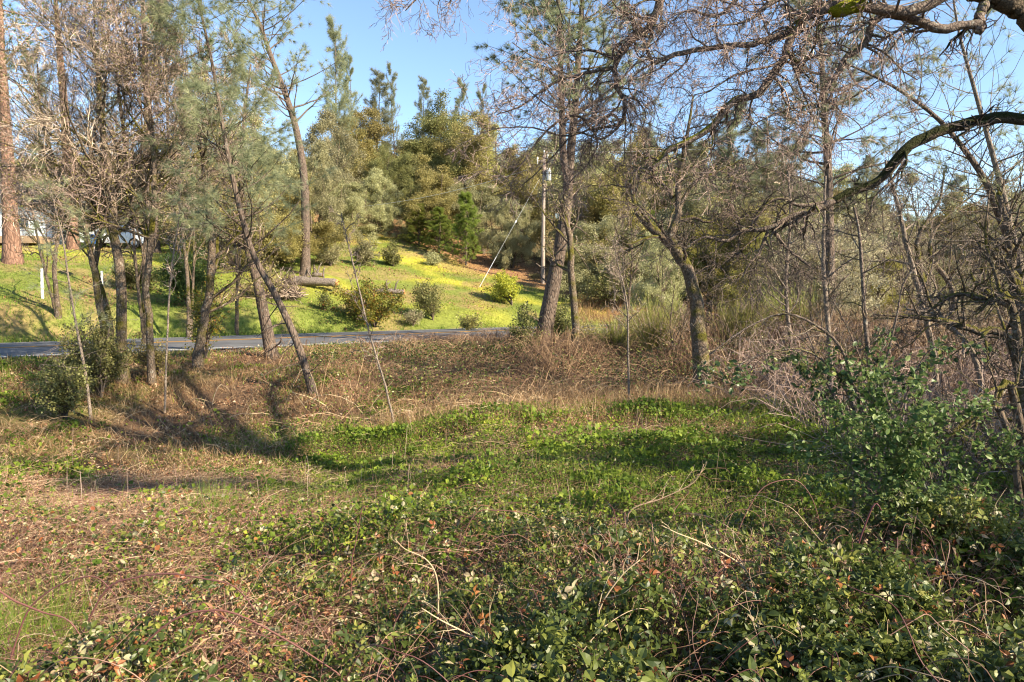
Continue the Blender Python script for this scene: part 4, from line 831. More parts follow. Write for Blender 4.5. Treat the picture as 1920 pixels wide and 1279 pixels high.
hero_bare('ivy_oak', [([(368,690),(378,630),(390,560),(398,480),(392,400),(380,300),(370,230)], (.12,.11,.09,.02))], 'leaning oak wrapped in ivy right of the mossy clump', 505, d0=18.5, leafmat='oak_olive', nleaf=5000, lsz=.06, k1=12, t0=.25, lv4=False)
hero_bare('slim_sapling', [([(305,690),(315,600),(322,500),(333,430),(338,380)], (.022,.020,.016,.008))], 'slim grey sapling trunk between mossy oaks and ivy oak', 506, d0=15, lv4=False, k1=14, k2=4, k3=3, l1=.15, bark='bark_pale', tw='twig')
hero_bare('dead_sapling', [([(742,802),(722,722),(692,622),(668,520),(652,455),(640,400)], (.024,.021,.017,.007))], 'thin dead sapling leaning left across the road', 507, lv4=False, k1=16, k2=4, k3=3, l1=.12, l2=.45, bark='bark_pale', tw='twig', t0=.2)
hero_bare('bent_oak', [
 ([(1314,705),(1313,640),(1304,560),(1290,510),(1262,462),(1228,432),(1195,400),(1180,330)], (.20,.17,.14,.10,.03)),
 ([(1258,455),(1262,430),(1272,400),(1270,350),(1280,300),(1290,240),(1300,180)], (.09,.08,.06,.02)),
 ([(1270,395),(1300,345),(1340,325),(1390,300)], (.05,.04,.015)),
 ([(1265,415),(1300,408),(1335,415),(1370,380),(1400,340)], (.05,.04,.015)),
 ([(1262,370),(1240,340),(1200,320),(1160,330)], (.05,.03,.01))],
 'bent bare oak leaning left with dark forking limbs', 508, d0=16.5, tw='twig_dark', k1=9, k2=7, k3=6, l1=.4, gn=.22, minr=.006, up=.03, leafmat=None, k4=3, t0=.4)
hero_bare('slim_mossy_oak', [([(1080,690),(1078,610),(1072,520),(1070,460),(1062,420),(1050,370)], (.13,.11,.09,.04))], 'slim mossy trunk right of the big forked pine', 509, d0=21, lv4=False, k1=7, k2=6, k3=4, leafmat='oak_olive', nleaf=600, lsz=.06, t0=.35)
for i, (pts, rad, lb, dd) in enumerate([
 ([(1180,735),(1178,640),(1174,560),(1160,500),(1150,450)], (.026,.02,.008), 'pale thin sapling standing in the dry thicket', 15.2),
 ([(1492,700),(1478,600),(1474,520),(1482,420),(1478,320)], (.06,.05,.025), 'pale slim trunk under the end of the mossy limb', 19),
 ([(1562,745),(1555,640),(1545,520),(1545,420),(1548,330)], (.055,.045,.02), 'pale slim trunk left of the leafy multi-stemmed shrub', 14.5),
 ([(1768,735),(1745,640),(1725,560),(1700,460),(1682,380),(1660,300)], (.06,.05,.02), 'pale slim trunk leaning left through the right thicket', 13.5),
 ([(1862,735),(1830,680),(1790,620),(1755,590),(1700,580)], (.05,.04,.015), 'grey sapling bent over to the left low at right', 12.0),
 ([(1745,660),(1735,560),(1720,480),(1728,430),(1760,380),(1770,320)], (.11,.08,.04,.02), 'dark bare trunk behind the pale leaning trunk at right', 18),
 ([(1760,640),(1790,560),(1745,480),(1760,420),(1830,360),(1880,300)], (.09,.07,.03,.02), 'crooked dark bare tree with a forked top at right', 19),
 ([(1960,700),(1925,600),(1900,520),(1890,430),(1870,360)], (.14,.12,.06,.03), 'bare oak trunk at the right edge', 11.5)]):
    r = hero_bare('slim_tree', [(pts, rad)], lb, 520+i, d0=dd, lv4=i > 4, k1=14, k2=6, k3=5, l1=.26, bark='bark_pale' if i < 5 else 'bark_oak', tw='twig' if i < 5 else 'twig_dark', t0=.25, gn=.2, minr=.004)
# arching grey branches of the fallen oak at right
hero_bare('fallen_oak', [
 ([(1960,690),(1900,655),(1830,622),(1760,600),(1690,592),(1640,590)], (.06,.055,.03,.012)),
 ([(1960,645,-.5),(1900,590,-.5),(1850,562,-.5),(1790,553,-.5),(1740,585,-.5)], (.05,.04,.012)),
 ([(1960,720,-1),(1900,735,-1),(1860,760,-1),(1800,800,-1),(1720,850,-1)], (.045,.035,.012)),
 ([(1960,790,-1.5),(1880,780,-1.5),(1800,810,-1.5),(1700,860,-1.5)], (.03,.025,.01))],
 'fallen dark oak branches arching in from the right edge', 540, cat='fallen tree', d0=9.0, tw='twig_dark', k1=11, k2=6, k3=5, l1=.35, gn=.2, minr=.004, up=0.0, t0=.05)
print('bare', time.time()-T0)

# ------------------------------------------------------------------ overhanging oak at right (trunk stands outside the view)
TX, TY = 8.6, 6.2; tz = gz(TX, TY)
root = thing('overhanging_oak', 'old mossy oak reaching long crooked bare limbs in from the right', 'oak tree', (TX, TY, tz)); org = A([TX, TY, tz])
g = Geo(); trunk = spline([[TX,TY,tz-.3],[TX-.1,TY+.1,tz+1.4],[TX-.5,TY+.2,tz+3.2],[TX-1.2,TY+.4,tz+5.2],[TX-1.7,TY+.5,tz+7.2]], 20); g.tubes(trunk, np.linspace(.34,.16,20), 12)
g.obj('trunk', M['bark_limb'], root, True, org)
def D(pts, d): return [P(q[0], q[1], d+(q[2] if len(q) > 2 else 0)) for q in pts]
LIMBS = [
 # (points, depth, radii, moss, twigs)
 (D([(2100,300,0),(2010,250,0),(1900,219,0),(1830,228,0),(1760,247,0),(1700,278,0),(1668,318,0),(1640,343,0),(1600,358,0),(1560,378,0)], 7.0), (.066,.060,.056,.052,.048,.042,.036), 'bark_moss', 3),
 (D([(1560,378),(1525,395),(1480,408),(1440,428),(1395,432),(1360,452),(1320,445),(1280,470)], 7.0), (.045,.035,.02,.008), 'bark_limb', 14),
 (D([(1560,378),(1500,385),(1470,372),(1440,380),(1410,420),(1380,430)], 7.0), (.022,.016,.008), 'bark_limb', 9),
 (D([(1450,430),(1470,460),(1500,485),(1522,503)], 7.0), (.02,.015,.010), 'bark_limb', 4),
 (D([(1440,430),(1425,470),(1402,500),(1392,520)], 7.0), (.018,.012,.006), 'bark_limb', 8),
 (D([(1700,300),(1670,340),(1640,370),(1632,400)], 6.9), (.018,.012,.006), 'bark_limb', 6),
 (D([(2080,120),(1990,75),(1930,30),(1890,5),(1850,-10),(1790,-15)], 6.6), (.12,.10,.085,.06), 'bark_moss', 3),
 (D([(1850,-8),(1840,25),(1832,62)], 6.6), (.05,.045,.042), 'bark_limb', 0),
 (D([(1838,45),(1800,48),(1770,55),(1735,45),(1700,32),(1660,28),(1640,38),(1625,75),(1600,100),(1585,108),(1568,140),(1540,180),(1548,190)], 6.6), (.042,.040,.036,.03,.022,.016), 'bark_limb', 16),
 (D([(1790,-15),(1740,8),(1700,22),(1655,20),(1600,8),(1560,12),(1520,28),(1500,45),(1480,80),(1470,112),(1440,150),(1418,180),(1372,188),(1335,238),(1280,268),(1250,285),(1235,305),(1215,318)], 6.4), (.050,.046,.04,.036,.032,.028,.026), 'bark_limb', 22),
 (D([(1235,303),(1225,295),(1208,300)], 6.4), (.018,.014,.010), 'bark_limb', 3),
 (D([(1500,50),(1470,62),(1430,78),(1395,85),(1350,88),(1290,97),(1245,110),(1225,118),(1213,92),(1218,70),(1200,66)], 6.5), (.030,.028,.024,.018,.014), 'bark_limb', 18),
 (D([(1560,-30),(1480,-20),(1400,-30),(1300,-35),(1245,-15),(1232,20),(1215,55),(1185,75),(1160,105),(1152,135)], 6.8), (.05,.046,.042,.034,.028), 'bark_limb', 16),
 (D([(1152,130),(1158,165),(1172,195),(1165,230),(1140,238),(1110,242)], 6.8), (.028,.022,.016,.010), 'bark_limb', 12),
 (D([(1152,128),(1130,130),(1095,138),(1050,150),(1010,175),(975,200),(930,215)], 6.8), (.022,.017,.012,.005), 'bark_limb', 13),
 (D([(1110,242),(1085,218),(1050,225),(1010,262),(975,312),(935,345)], 6.8), (.015,.012,.009,.004), 'bark_limb', 10),
 (D([(1165,232),(1145,215),(1110,240),(1060,255),(1000,240),(940,240),(900,250)], 6.9), (.014,.011,.008,.004), 'bark_limb', 11),
 (D([(1150,110),(1110,95),(1060,98),(1010,110),(960,80)], 7.0), (.016,.012,.008,.004), 'bark_limb', 10),
 (D([(1480,100),(1500,130),(1498,135)], 6.4), (.028,.026,.02), 'bark_moss', 2),
 (D([(1560,178),(1545,192),(1500,200),(1450,215),(1410,235)], 6.6), (.014,.010,.005), 'bark_limb', 10),
 (D([(1620,80),(1660,100),(1690,130),(1720,150)], 6.6), (.012,.009,.004), 'bark_limb', 8),
 (D([(1300,-35),(1150,-70),(1000,-60),(880,-40),(800,-15),(760,20)], 7.2), (.03,.024,.016,.005), 'bark_limb', 18),
 (D([(1400,-30),(1370,10),(1340,30),(1290,20),(1260,40)], 6.7), (.02,.015,.006), 'bark_limb', 12),
 (D([(1165,232),(1130,260),(1080,250),(1040,290),(1000,330),(975,350)], 7.1), (.013,.010,.008,.004), 'bark_limb', 12),
 (D([(1110,242),(1120,270),(1100,310),(1070,340),(1050,380)], 7.1), (.012,.009,.007,.004), 'bark_limb', 10),
 (D([(1225,118),(1190,140),(1180,170),(1210,210),(1200,250)], 6.6), (.012,.009,.007,.004), 'bark_limb', 10),
 (D([(1475,110),(1440,125),(1380,140),(1330,170),(1290,180)], 6.3), (.014,.010,.007,.004), 'bark_limb', 12),
 (D([(1480,100),(1500,160),(1520,220),(1490,270)], 6.2), (.014,.010,.007,.004), 'bark_limb', 12),
 (D([(1330,240),(1340,270),(1320,310),(1340,350)], 6.5), (.010,.008,.006,.003), 'bark_limb', 8),
 (D([(1700,-10),(1640,-30),(1560,-50),(1500,-20),(1440,10),(1400,40),(1330,50)], 6.2), (.03,.026,.018,.006), 'bark_limb', 16),
]
rs = np.random.default_rng(900); byM = {}; Pt = []; Dk = []; li = 0
for pts, dd, rad, mt, tw in [(l[0], 0, l[1], l[2], l[3]) for l in LIMBS]:
    li += 1; Tg = Dk if li <= 6 else Pt; tw = tw*1.3 if li <= 6 else tw  # limbs around the long mossy one take the shade-darkened twigs
    nn = 34; pth = spline(pts, nn); r_ = np.interp(np.linspace(0,1,nn), np.linspace(0,1,len(rad)), rad)*(1+.07*rs.normal(size=nn))
    pth = pth+rs.normal(size=(nn,3))*r_[:,None]*(.10 if mt == 'bark_moss' else .16)
    gg = byM.setdefault(mt, Geo()); gg.tubes(pth, r_, 12)
    if tw:
        Lp = np.linalg.norm(np.diff(pth, axis=0), axis=1).sum()
        P1, R1 = branches(pth[None], r_[None], int(tw*1.35), .12, 1, R_(58), .62, .4, 9, .3, -.03, lmode='abs', rs=rs, minr=.004, shape=.2); gg.tubes(P1, R1, 5)
        P2, R2 = branches(P1, R1, 9, .15, 1, R_(50), .5, .6, 7, .28, -.05, rs=rs, minr=.0026, taper=.5); Tg.append((P2, R2))
        P3, R3 = branches(P2, R2, 6, .15, 1, R_(45), .55, .7, 5, .25, -.05, rs=rs, minr=.0020, taper=.6); Tg.append((P3, R3))
g0 = [gg.obj('limb', M[mt], root, True, org) for mt, gg in byM.items()]
c = Geo()
for a_, b_ in Pt: c.tubes(a_, b_, 3, tint=rs.random(len(a_)))
dk = Geo()
for a_, b_ in Dk: dk.tubes(a_, b_, 3, tint=rs.random(len(a_)))
dk.obj('shade_toned_crown', M['twig_dark'], root, False, org)  # shadow on these lower twigs is painted in by the darker colour
c.obj('crown', M['twig'], root, False, org)
g = Geo(); c = Geo(); ups = []  # unseen upper limbs and twigs, added to cast dappled shade on the left bank
for (ax, ay, az) in [(-6.5,3.5,3.0),(-4.5,6.5,3.2),(-7.5,.5,3.6),(-2.5,7.5,3.6),(-4,3,5.0),(-1,4.5,5.0),(3,4,4.5),(-5,-2,4.4),(3,-2,4)]:
    e_ = trunk[-1]+A([ax, ay, az]); ups.append(spline([trunk[-2], trunk[-1]*.6+e_*.4+A([rs.normal()*.5, rs.normal()*.5, .9]), trunk[-1]*.3+e_*.7+A([rs.normal()*.5, rs.normal()*.5, .6]), e_], 16))
U = np.stack(ups); UR = np.repeat(np.linspace(.13,.03,16)[None], len(U), 0); g.tubes(U, UR, 8)
U1, V1 = branches(U, UR, 10, .15, 1, R_(55), .34, .5, 8, .24, .0, rs=rs, minr=.012); g.tubes(U1, V1, 5); g.obj('unseen_shade_limb', M['bark_limb'], root, True, org)
U2, V2 = branches(U1, V1, 8, .2, 1, R_(50), .5, .6, 6, .24, 0, rs=rs, minr=.008); c.tubes(U2, V2, 3, tint=rs.random(len(U2)))
U3, V3 = branches(U2, V2, 6, .2, 1, R_(45), .55, .6, 5, .24, -.02, rs=rs, minr=.006); c.tubes(U3, V3, 3, tint=rs.random(len(U3))); c.obj('unseen_shade_crown', M['twig'], root, False, org)
# moss cushion on the top limb
ms = Geo(); cu = spline(D([(1628,10),(1600,10),(1570,18),(1545,16)], 6.4), 16); ms.tubes(cu, np.interp(np.linspace(0,1,16), [0,.2,.6,1], [.02,.065,.075,.02])*(1+.08*rs.normal(size=16)), 10); ms.obj('moss_clump', M['moss'], root, True, org)
print('oak', time.time()-T0)

# ------------------------------------------------------------------ leafy shrub at right, close to the viewer
def leafy_stems(name, label, d0, stems, leafm, n, lsz, seed, cat='shrub'):
    rs = np.random.default_rng(seed); b = P(stems[0][0][0][0], stems[0][0][0][1], d0); zb = gz(b[0], b[1]); root = thing(name, label, cat, (b[0], b[1], zb)); org = A([b[0], b[1], zb]); g = Geo(); ends = []; dirs = []
    lf = Geo()
    for st in stems:
        w = [P(q[0], q[1], d0+(q[2] if len(q) > 2 else 0)) for q in st[0]]; w = [A([w[0][0], w[0][1], gz(w[0][0], w[0][1])-.1])]+w
        pth = spline(w, 22); r_ = np.linspace(st[1], st[1]*.3, 22); g.tubes(pth, r_, 7)
        P1, R1 = branches(pth[None], r_[None], st[2]*2, .12, 1, R_(48), .45, .5, 7, .16, .03, lmode='abs', rs=rs, minr=.003, shape=.3); g.tubes(P1, R1, 4)
        P2, R2 = branches(P1, R1, 4, .2, 1, R_(45), .5, .6, 5, .15, .02, rs=rs, minr=.002); g.tubes(P2, R2, 3)
        for Q in (P1, P2):
            sel = Q[:, Q.shape[1]//3:, :].reshape(-1, 3); m_ = sel[:,2] < P(0, st[3], d0)[2]; sel = sel[m_]; ends.append(sel)
    e = np.concatenate(ends); i = rs.integers(0, len(e), n); pos = e[i]+rs.normal(size=(n,3))*.02
    g.obj('stem', M['bark_limb'], root, True, org); leaves(lf, pos, lsz*(.4+.9*rs.random(n)), rs.random(n)**.8, OVAL, .35, rs); lf.obj('foliage', M[leafm], root, False, org); return root
M['toyon'] = leaf_mat('large_leaf', [(0,(.025,.055,.02)),(.5,(.06,.11,.035)),(.85,(.13,.20,.06)),(1,(.33,.33,.08))], .35, .42, 1.5, .35)
leafy_stems('leafy_shrub', 'multi-stemmed shrub with large green leaves in the right foreground', 6.0, [
 ([(1640,850),(1632,700),(1622,600),(1616,500),(1610,430),(1600,385)], .028, 12, 620),
 ([(1630,850),(1600,720),(1575,650),(1530,610),(1470,588),(1400,615),(1330,665)], .02, 10, 660),
 ([(1620,860),(1590,740),(1560,690),(1500,655),(1420,668),(1380,690)], .017, 9, 680),
 ([(1650,860),(1655,720),(1680,600),(1700,520),(1760,470)], .016, 10, 660),
 ([(1660,870),(1700,740),(1740,660),(1790,640)], .013, 9, 640),
 ([(1600,870),(1570,760),(1540,700),(1520,640),(1500,600)], .012, 9, 640),
 ([(1630,870),(1640,760),(1600,640),(1560,560)], .012, 8, 650)], 'toyon', 2300, .050, 601)
leafy_stems('leafy_shrub', 'pale leaved low shrub sprawling below the large leaved shrub', 4.4, [
 ([(1700,1080),(1700,940),(1690,850),(1650,790)], .010, 9, 700), ([(1740,1080),(1750,940),(1740,850),(1760,780)], .010, 9, 700),
 ([(1720,1080),(1660,960),(1600,880),(1560,850)], .008, 8, 740), ([(1700,1080),(1720,960),(1700,880),(1650,700)], .009, 9, 660),
 ([(1760,1080),(1800,960),(1840,880),(1850,850)], .008, 7, 800)], 'shrub_green', 7000, .038, 602)
# pale dead sticks poking out of the brambles
DS = 'dead branches in the foreground brambles'
for i, (pts, d, r, lb) in enumerate([
 ([(990,1290),(940,1225),(880,1190),(830,1165),(790,1140)], 2.75, .006, 'pale forked dead branch rising from the bottom edge, centre'),
 ([(1110,1250),(1120,1200),(1125,1140),(1165,1080),(1200,1050)], 2.9, .006, 'pale dead branch forking upward right of the bottom centre'),
 ([(1420,1180),(1415,1110),(1390,1060),(1320,1020),(1270,1000),(1240,985)], 3.2, .006, 'pale dead branch with long side twigs in the right foreground'),
 ([(1415,1110),(1405,1080),(1385,1050),(1365,1030)], 3.3, .005, 'short pale twig beside the long side twigs branch'),
 ([(1430,1290),(1432,1230),(1440,1200),(1460,1260)], 2.6, .006, 'pale hooked dead stick at the bottom right of centre'),
 ([(1820,1290),(1850,1240),(1890,1215),(1930,1200)], 2.6, .007, 'pale branching dead stick in the bottom right corner'),
 ([(1840,1270),(1790,1235),(1745,1205)], 2.6, .005, 'straight pale dead twig left of the corner stick'),
 ([(1180,960),(1240,935),(1300,905),(1320,870)], 4.6, .006, 'grey dead branch lying over the green clearing brambles'),
 ([(820,1090),(800,1050),(760,1030),(740,1010)], 3.6, .005, 'grey dead branch among the central bramble leaves')]):
    w = D(pts, d); root = thing('dead_branch', lb, 'dead branch', w[0], DS); rs = np.random.default_rng(700+i); g = Geo(); pth = spline([w[0]-A([0,0,.25])]+w, 18); r_ = np.linspace(r, r*.35, 18); g.tubes(pth, r_, 6, tint=[.8])
    P1, R1 = branches(pth[None], r_[None], 5, .3, .95, R_(40), .24, .6, 6, .14, .04, lmode='abs', rs=rs, minr=.0015); g.tubes(P1, R1, 4, tint=.75+.25*rs.random(len(P1)))
    P2, R2 = branches(P1, R1, 2, .3, .95, R_(40), .5, .6, 5, .14, .04, rs=rs, minr=.0013); g.tubes(P2, R2, 3, tint=.75+.25*rs.random(len(P2)))
    me = g.obj('stick', M['dry_stem'], root, True, w[0])
BC = 'arching bramble canes in the foreground'
for i, (pts, d, r, lb) in enumerate([
 ([(200,1105),(260,1082),(320,1076),(380,1085),(440,1100)], 3.6, .0085, 'arching purple cane over the leaves at lower left'),
 ([(225,1290),(270,1210),(330,1160),(385,1145),(440,1150),(520,1190),(600,1240),(650,1280)], 2.9, .0085, 'long dark purple cane arching over the bottom left leaves'),
 ([(-20,1110),(30,1128),(80,1148),(130,1165)], 3.3, .009, 'red cane entering from the left edge'),
 ([(50,1150),(90,1110),(130,1090),(180,1082)], 3.6, .008, 'brown cane crossing the red cane at the left edge'),
 ([(380,1150),(440,1170),(500,1195),(560,1210)], 3.1, .005, 'thin red cane below the arching purple cane'),
 ([(660,1050),(664,1030),(672,990),(680,950)], 4.2, .006, 'upright purple cane left of the bottom centre'),
 ([(1578,1170),(1585,1110),(1600,1050),(1620,990),(1640,945)], 3.4, .010, 'thick upright reddish cane in the shaded right foreground'),
 ([(1380,1010),(1400,960),(1430,915),(1470,900),(1500,905),(1525,940)], 4.3, .007, 'dark hooped cane over the green cover right of centre'),
 ([(1700,1170),(1702,1110),(1705,1060),(1710,1030)], 3.2, .005, 'thin red upright cane at lower right'),
 ([(890,965),(930,957),(980,962),(1010,975)], 4.6, .006, 'short pinkish cane arching over the centre leaves')]):
    w = D(pts, d); v_ = w[0]-w[1]; b_ = w[0]+v_*.9; pth = spline([A([b_[0], b_[1], w[0][2]-.28])]+w+[w[-1]+(w[-1]-w[-2])*.7-A([0,0,.12])], 26); g = Geo(); rs = np.random.default_rng(760+i); r = r*.66; g.tubes(pth, np.linspace(r, r*.55, 26), 7, tint=[.35+.3*rs.random()])
    kk = rs.integers(4, 25, 46); nd = unit(rs.normal(size=(46,3))); nd = nd; needles(g, pth[kk]+nd*r*.6, nd, 1, .010, .0015, np.full(46,.7), .1, 0, rs)
    o = g.obj('bramble_cane', M['red_stem'], None, True, w[0]); o.location = tuple(w[0]); tag(o, lb, 'bramble cane', BC)
print('fg', time.time()-T0)

# ================================================================== MAN-MADE THINGS
def at(px, base, d=None):
    d = hit(px, base) if d is None else d; q = P(px, base, d); return A([q[0], q[1], gz(q[0], q[1])]), d
# utility pole
pb, pd = at(1018, 545, 50); ptop = P(1021, 289, pd); H = ptop[2]-pb[2]
root = thing('utility_pole', 'weathered wooden utility pole with transformer left of the big pine', 'utility pole', pb)
g = Geo(); g.tubes([[0,0,-.3],[0,0,H*.3],[.03,0,H*.7],[ptop[0]-pb[0],0,H]], [.15,.14,.125,.11], 14); g.obj('post', M['pole'], root, True)
g = Geo(); z_ = H-1.55; g.tubes([[.36,-.1,z_-.35],[.36,-.1,z_+.35]], [.2,.2], 16); g.tubes([[.36,-.1,z_+.35],[.36,-.1,z_+.40]], [.2,.12], 16); g.box([.2,-.08,z_+.2],[.2,.06,.08]); g.box([.2,-.08,z_-.2],[.2,.06,.08]); tf = g.obj('transformer', M['metal'], root)
g = Geo()
for dx in (-.08, .08): g.tubes([[.36+dx,-.1,z_+.38],[.36+dx,-.1,z_+.46],[.36+dx,-.1,z_+.56]], [.035,.05,.02], 8)
g.obj('bushing', M['white_paint'], tf)
g = Geo(); g.box([-.22,-.1,H-.5],[.5,.06,.08]); g.box([.15,-.1,H-.3],[.4,.06,.06]); g.obj('bracket', M['pole'], root)
for dx, dz in ((-.42,-.38),(0.05,.12),(.3,-.18)):
    g = Geo(); g.tubes([[dx,-.1,H+dz-.1],[dx,-.1,H+dz],[dx,-.1,H+dz+.02],[dx,-.1,H+dz+.1],[dx,-.1,H+dz+.16]], [.03,.03,.06,.055,.03], 10); g.obj('insulator', M['white_paint'], root)
g = Geo(); g.tubes([[-.42,-.12,H-.75],[-.42,-.12,H-.35]], [.03,.03], 8); g.obj('fuse_cutout', M['metal'], root)
# guy wire with its sleeve
ga, gd = at(899, 572, 46); top = P(1012, 335, pd)
g = Geo(); g.tubes(np.stack([ga, top]), [.008,.008], 5); root = g.obj('guy_wire', M['metal'], None, False, ga); root.location = tuple(ga); tag(root, 'diagonal steel guy wire running down left from the pole', 'guy wire')
g = Geo(); v = unit(top-ga); g.tubes(np.stack([ga+v*.02, ga+v*2.6]), [.016,.016], 8); g.obj('sleeve', M['metal'], root, True, ga)
g = Geo(); q0 = ga+v*5.6; g.tubes(np.stack([q0, q0+v*.12, q0+v*.24]), [.03,.06,.03], 8); g.obj('insulator', M['white_paint'], root, True, ga)
# service line
a_ = ptop+A([0,0,-.7]); b_ = P(560, 392, 62); t = np.linspace(0,1,24)[:,None]; w = a_*(1-t)+b_*t; w[:,2] -= (4*t*(1-t)*.9)[:,0]
g = Geo(); g.tubes(w, np.full(24,.014), 5); o = g.obj('service_line', M['metal'], None, False, a_); o.location = tuple(a_); tag(o, 'thin overhead line running left from the pole through the trees', 'overhead line')
a_ = ptop+A([.05,0,.1]); b_ = P(2300, 180, 60); w = a_*(1-t)+b_*t; w[:,2] -= (4*t*(1-t)*1.1)[:,0]; g = Geo(); g.tubes(w, np.full(24,.010), 5); o = g.obj('power_line', M['metal'], None, False, a_); o.location = tuple(a_); tag(o, 'thin power line running right from the pole top behind the twigs', 'overhead line')
# road-side marker posts
for px, b_, h_, lb in ((80,562,1.25,'peeling white marker post standing in the left grass'),(193,580,1.3,'white marker post seen between the mossy oak trunks')):
    q_, d_ = at(px, b_, 29.4 if px < 100 else 30.5); root = thing('marker_post', lb, 'post', q_, 'white posts beyond the road')
    g = Geo(); g.tubes([[0,0,-.2],[.0,0,h_*.5],[.02,0,h_]], [.06,.058,.055], 8); g.obj('post', bpy.data.materials.get('post_paint') or bark_mat('post_paint', (.25,.22,.18), (.80,.80,.78), 9, .4, .3), root, False)
    g = Geo(); g.tubes([[.02,0,h_],[.02,0,h_+.03]], [.065,.05], 8); g.obj('cap', M['white_paint'], root)
# house
q_, d_ = at(30, 468, 50); bx, by, bz = q_; root = thing('house', 'pale blue grey house with dark roof behind the red barked pine', 'house', (bx-1.0, by+2.5, bz)); 
HW, HD, HH = 8.0, 6.0, 2.9
m, nt, out = new_mat('siding'); L = nt.links.new; tc = N(nt,'ShaderNodeTexCoord'); wv = N(nt,'ShaderNodeTexWave'); wv.bands_direction = 'Z'; wv.inputs['Scale'].default_value = 1.6; L(tc.outputs['Object'], wv.inputs['Vector']); nz = N(nt,'ShaderNodeTexNoise'); nz.inputs['Scale'].default_value = 1.4; L(tc.outputs['Object'], nz.inputs['Vector'])
r = ramp(nt, [(.3,(.50,.57,.60)),(.7,(.66,.72,.74))]); L(nz.outputs['Fac'], r.inputs[0]); b = N(nt,'ShaderNodeBsdfPrincipled'); b.inputs['Roughness'].default_value = .7; L(r.outputs[0], b.inputs['Base Color']); bp = N(nt,'ShaderNodeBump'); bp.inputs['Strength'].default_value = .5; bp.inputs['Distance'].default_value = .03; L(wv.outputs['Fac'], bp.inputs['Height']); L(bp.outputs[0], b.inputs['Normal']); L(b.outputs[0], out.inputs[0]); sid = m
g = Geo(); hw, hd = HW/2, HD/2
g.add([[-hw,-hd,-1],[hw,-hd,-1],[hw,hd,-1],[-hw,hd,-1],[-hw,-hd,HH],[hw,-hd,HH],[hw,hd,HH],[-hw,hd,HH],[-hw,0,HH+1.7],[hw,0,HH+1.7]], tri=[[5,6,9],[7,4,8]], quad=[[0,1,5,4],[1,2,6,5],[2,3,7,6],[3,0,4,7]]); g.obj('wall', sid, root)
g = Geo()
for s_ in (-1, 1):
    y0, y1 = s_*(hd+.5), 0; z0, z1 = HH-.28, HH+1.78
    v = A([[x_, y_, z_+t_] for x_ in (-hw-.4, hw+.4) for (y_, z_) in ((y0,z0),(y1,z1)) for t_ in (0,.12)]); g.add(v, quad=[[0,2,3,1],[4,5,7,6],[0,4,6,2],[1,3,7,5],[0,1,5,4]])
g.obj('roof', plain_mat('roof_shingle', (.06,.055,.055), .9, n=.4, scale=12), root)
for x_ in (-2.2, 1.8):
    g = Geo(); g.box([x_,-hd-.03,1.5],[1.3,.06,1.2]); f = g.obj('window', M['white_paint'], root); g = Geo(); g.box([x_,-hd-.055,1.5],[1.1,.05,1.0]); g.obj('pane', plain_mat('glass_dark%d' % int(x_ > 0), (.05,.06,.07), .1, spec=.8), f)
g = Geo(); g.box([-.2,-hd-.03,1.02],[1.0,.06,2.05]); dr = g.obj('door', M['white_paint'], root); g = Geo(); g.tubes([[.2,-hd-.07,1.0],[.2,-hd-.13,1.0]], [.03,.04], 8); g.obj('handle', M['metal'], dr)
g = Geo(); g.box([0,-hd-.9,.1],[HW,1.7,.5]); g.obj('porch', plain_mat('porch_wood', (.32,.22,.14), .8), root)
# parked car, mostly hidden behind the oaks
q_, d_ = at(222, 500, 46); root = thing('parked_car', 'white car parked behind the bare mossy oaks', 'car', q_+A([0,0,-.03])); root.rotation_euler = (0,0,.15)
prof = A([[-2.2,.35],[-2.25,.7],[-2.1,.95],[-1.2,1.02],[-.55,1.45],[.75,1.48],[1.45,1.05],[2.15,.95],[2.25,.6],[2.2,.32]]); n_ = len(prof)
def shell(prof, ws): 
    V = []; 
    for s_ in (-1, 1): V += [[p_[0], s_*w_, p_[1]] for p_, w_ in zip(prof, ws)]
    q = [[i, i+1, n_+i+1, n_+i] for i in range(n_-1)]+[[n_-1, 0, n_, 2*n_-1]]; return V, q
ws = [.8,.86,.86,.84,.62,.62,.84,.84,.82,.8]; V, q = shell(prof, ws); g = Geo(); g.add(V, quad=q); c0 = [0, .5]
tri = [[i, 0, i+1] for i in range(1, n_-1)]; g.tri.append(A(tri)); g.tri.append(A([[n_+a, n_+c_, n_+b_2] for a, b_2, c_ in tri])); g.obj('body', plain_mat('car_paint', (.70,.74,.80), .25, .0, n=.03, spec=.6), root)
gm = plain_mat('car_glass', (.03,.04,.05), .08, spec=.9)
for s_ in (-1, 1):
    g = Geo(); g.add([[-1.0,s_*.85,1.04],[1.3,s_*.85,1.06],[.7,s_*.66,1.40],[-.5,s_*.66,1.38]], quad=[[0,1,2,3]]); g.obj('side_window', gm, root)
    for x_ in (-1.35, 1.35):
        g = Geo(); g.tubes([[x_,s_*.66,.33],[x_,s_*.88,.33]], [.33,.33], 18); wh = g.obj('wheel', plain_mat('tyre%d%d' % (s_+1, int(x_ > 0)), (.02,.02,.02), .9), root); g = Geo(); g.tubes([[x_,s_*.87,.33],[x_,s_*.90,.33]], [.2,.17], 14); g.obj('rim', M['metal'], wh)
# small blue panel on a stake
q_, d_ = at(178, 500, 33); zt = P(178, 452, d_)[2]; root = thing('blue_box', 'small bright blue box on a post left of the parked car', 'box', q_); h_ = zt-q_[2]
g = Geo(); g.tubes([[0,0,-.2],[0,0,h_-.1]], [.04,.04], 8); g.obj('post', M['pole'], root); g = Geo(); g.box([0,0,h_],[.46,.42,.26]); g.tubes([[0,-.21,h_+.12],[0,.21,h_+.12]], [.20,.20], 12); g.obj('case', plain_mat('blue_paint', (.03,.16,.50), .4), root)
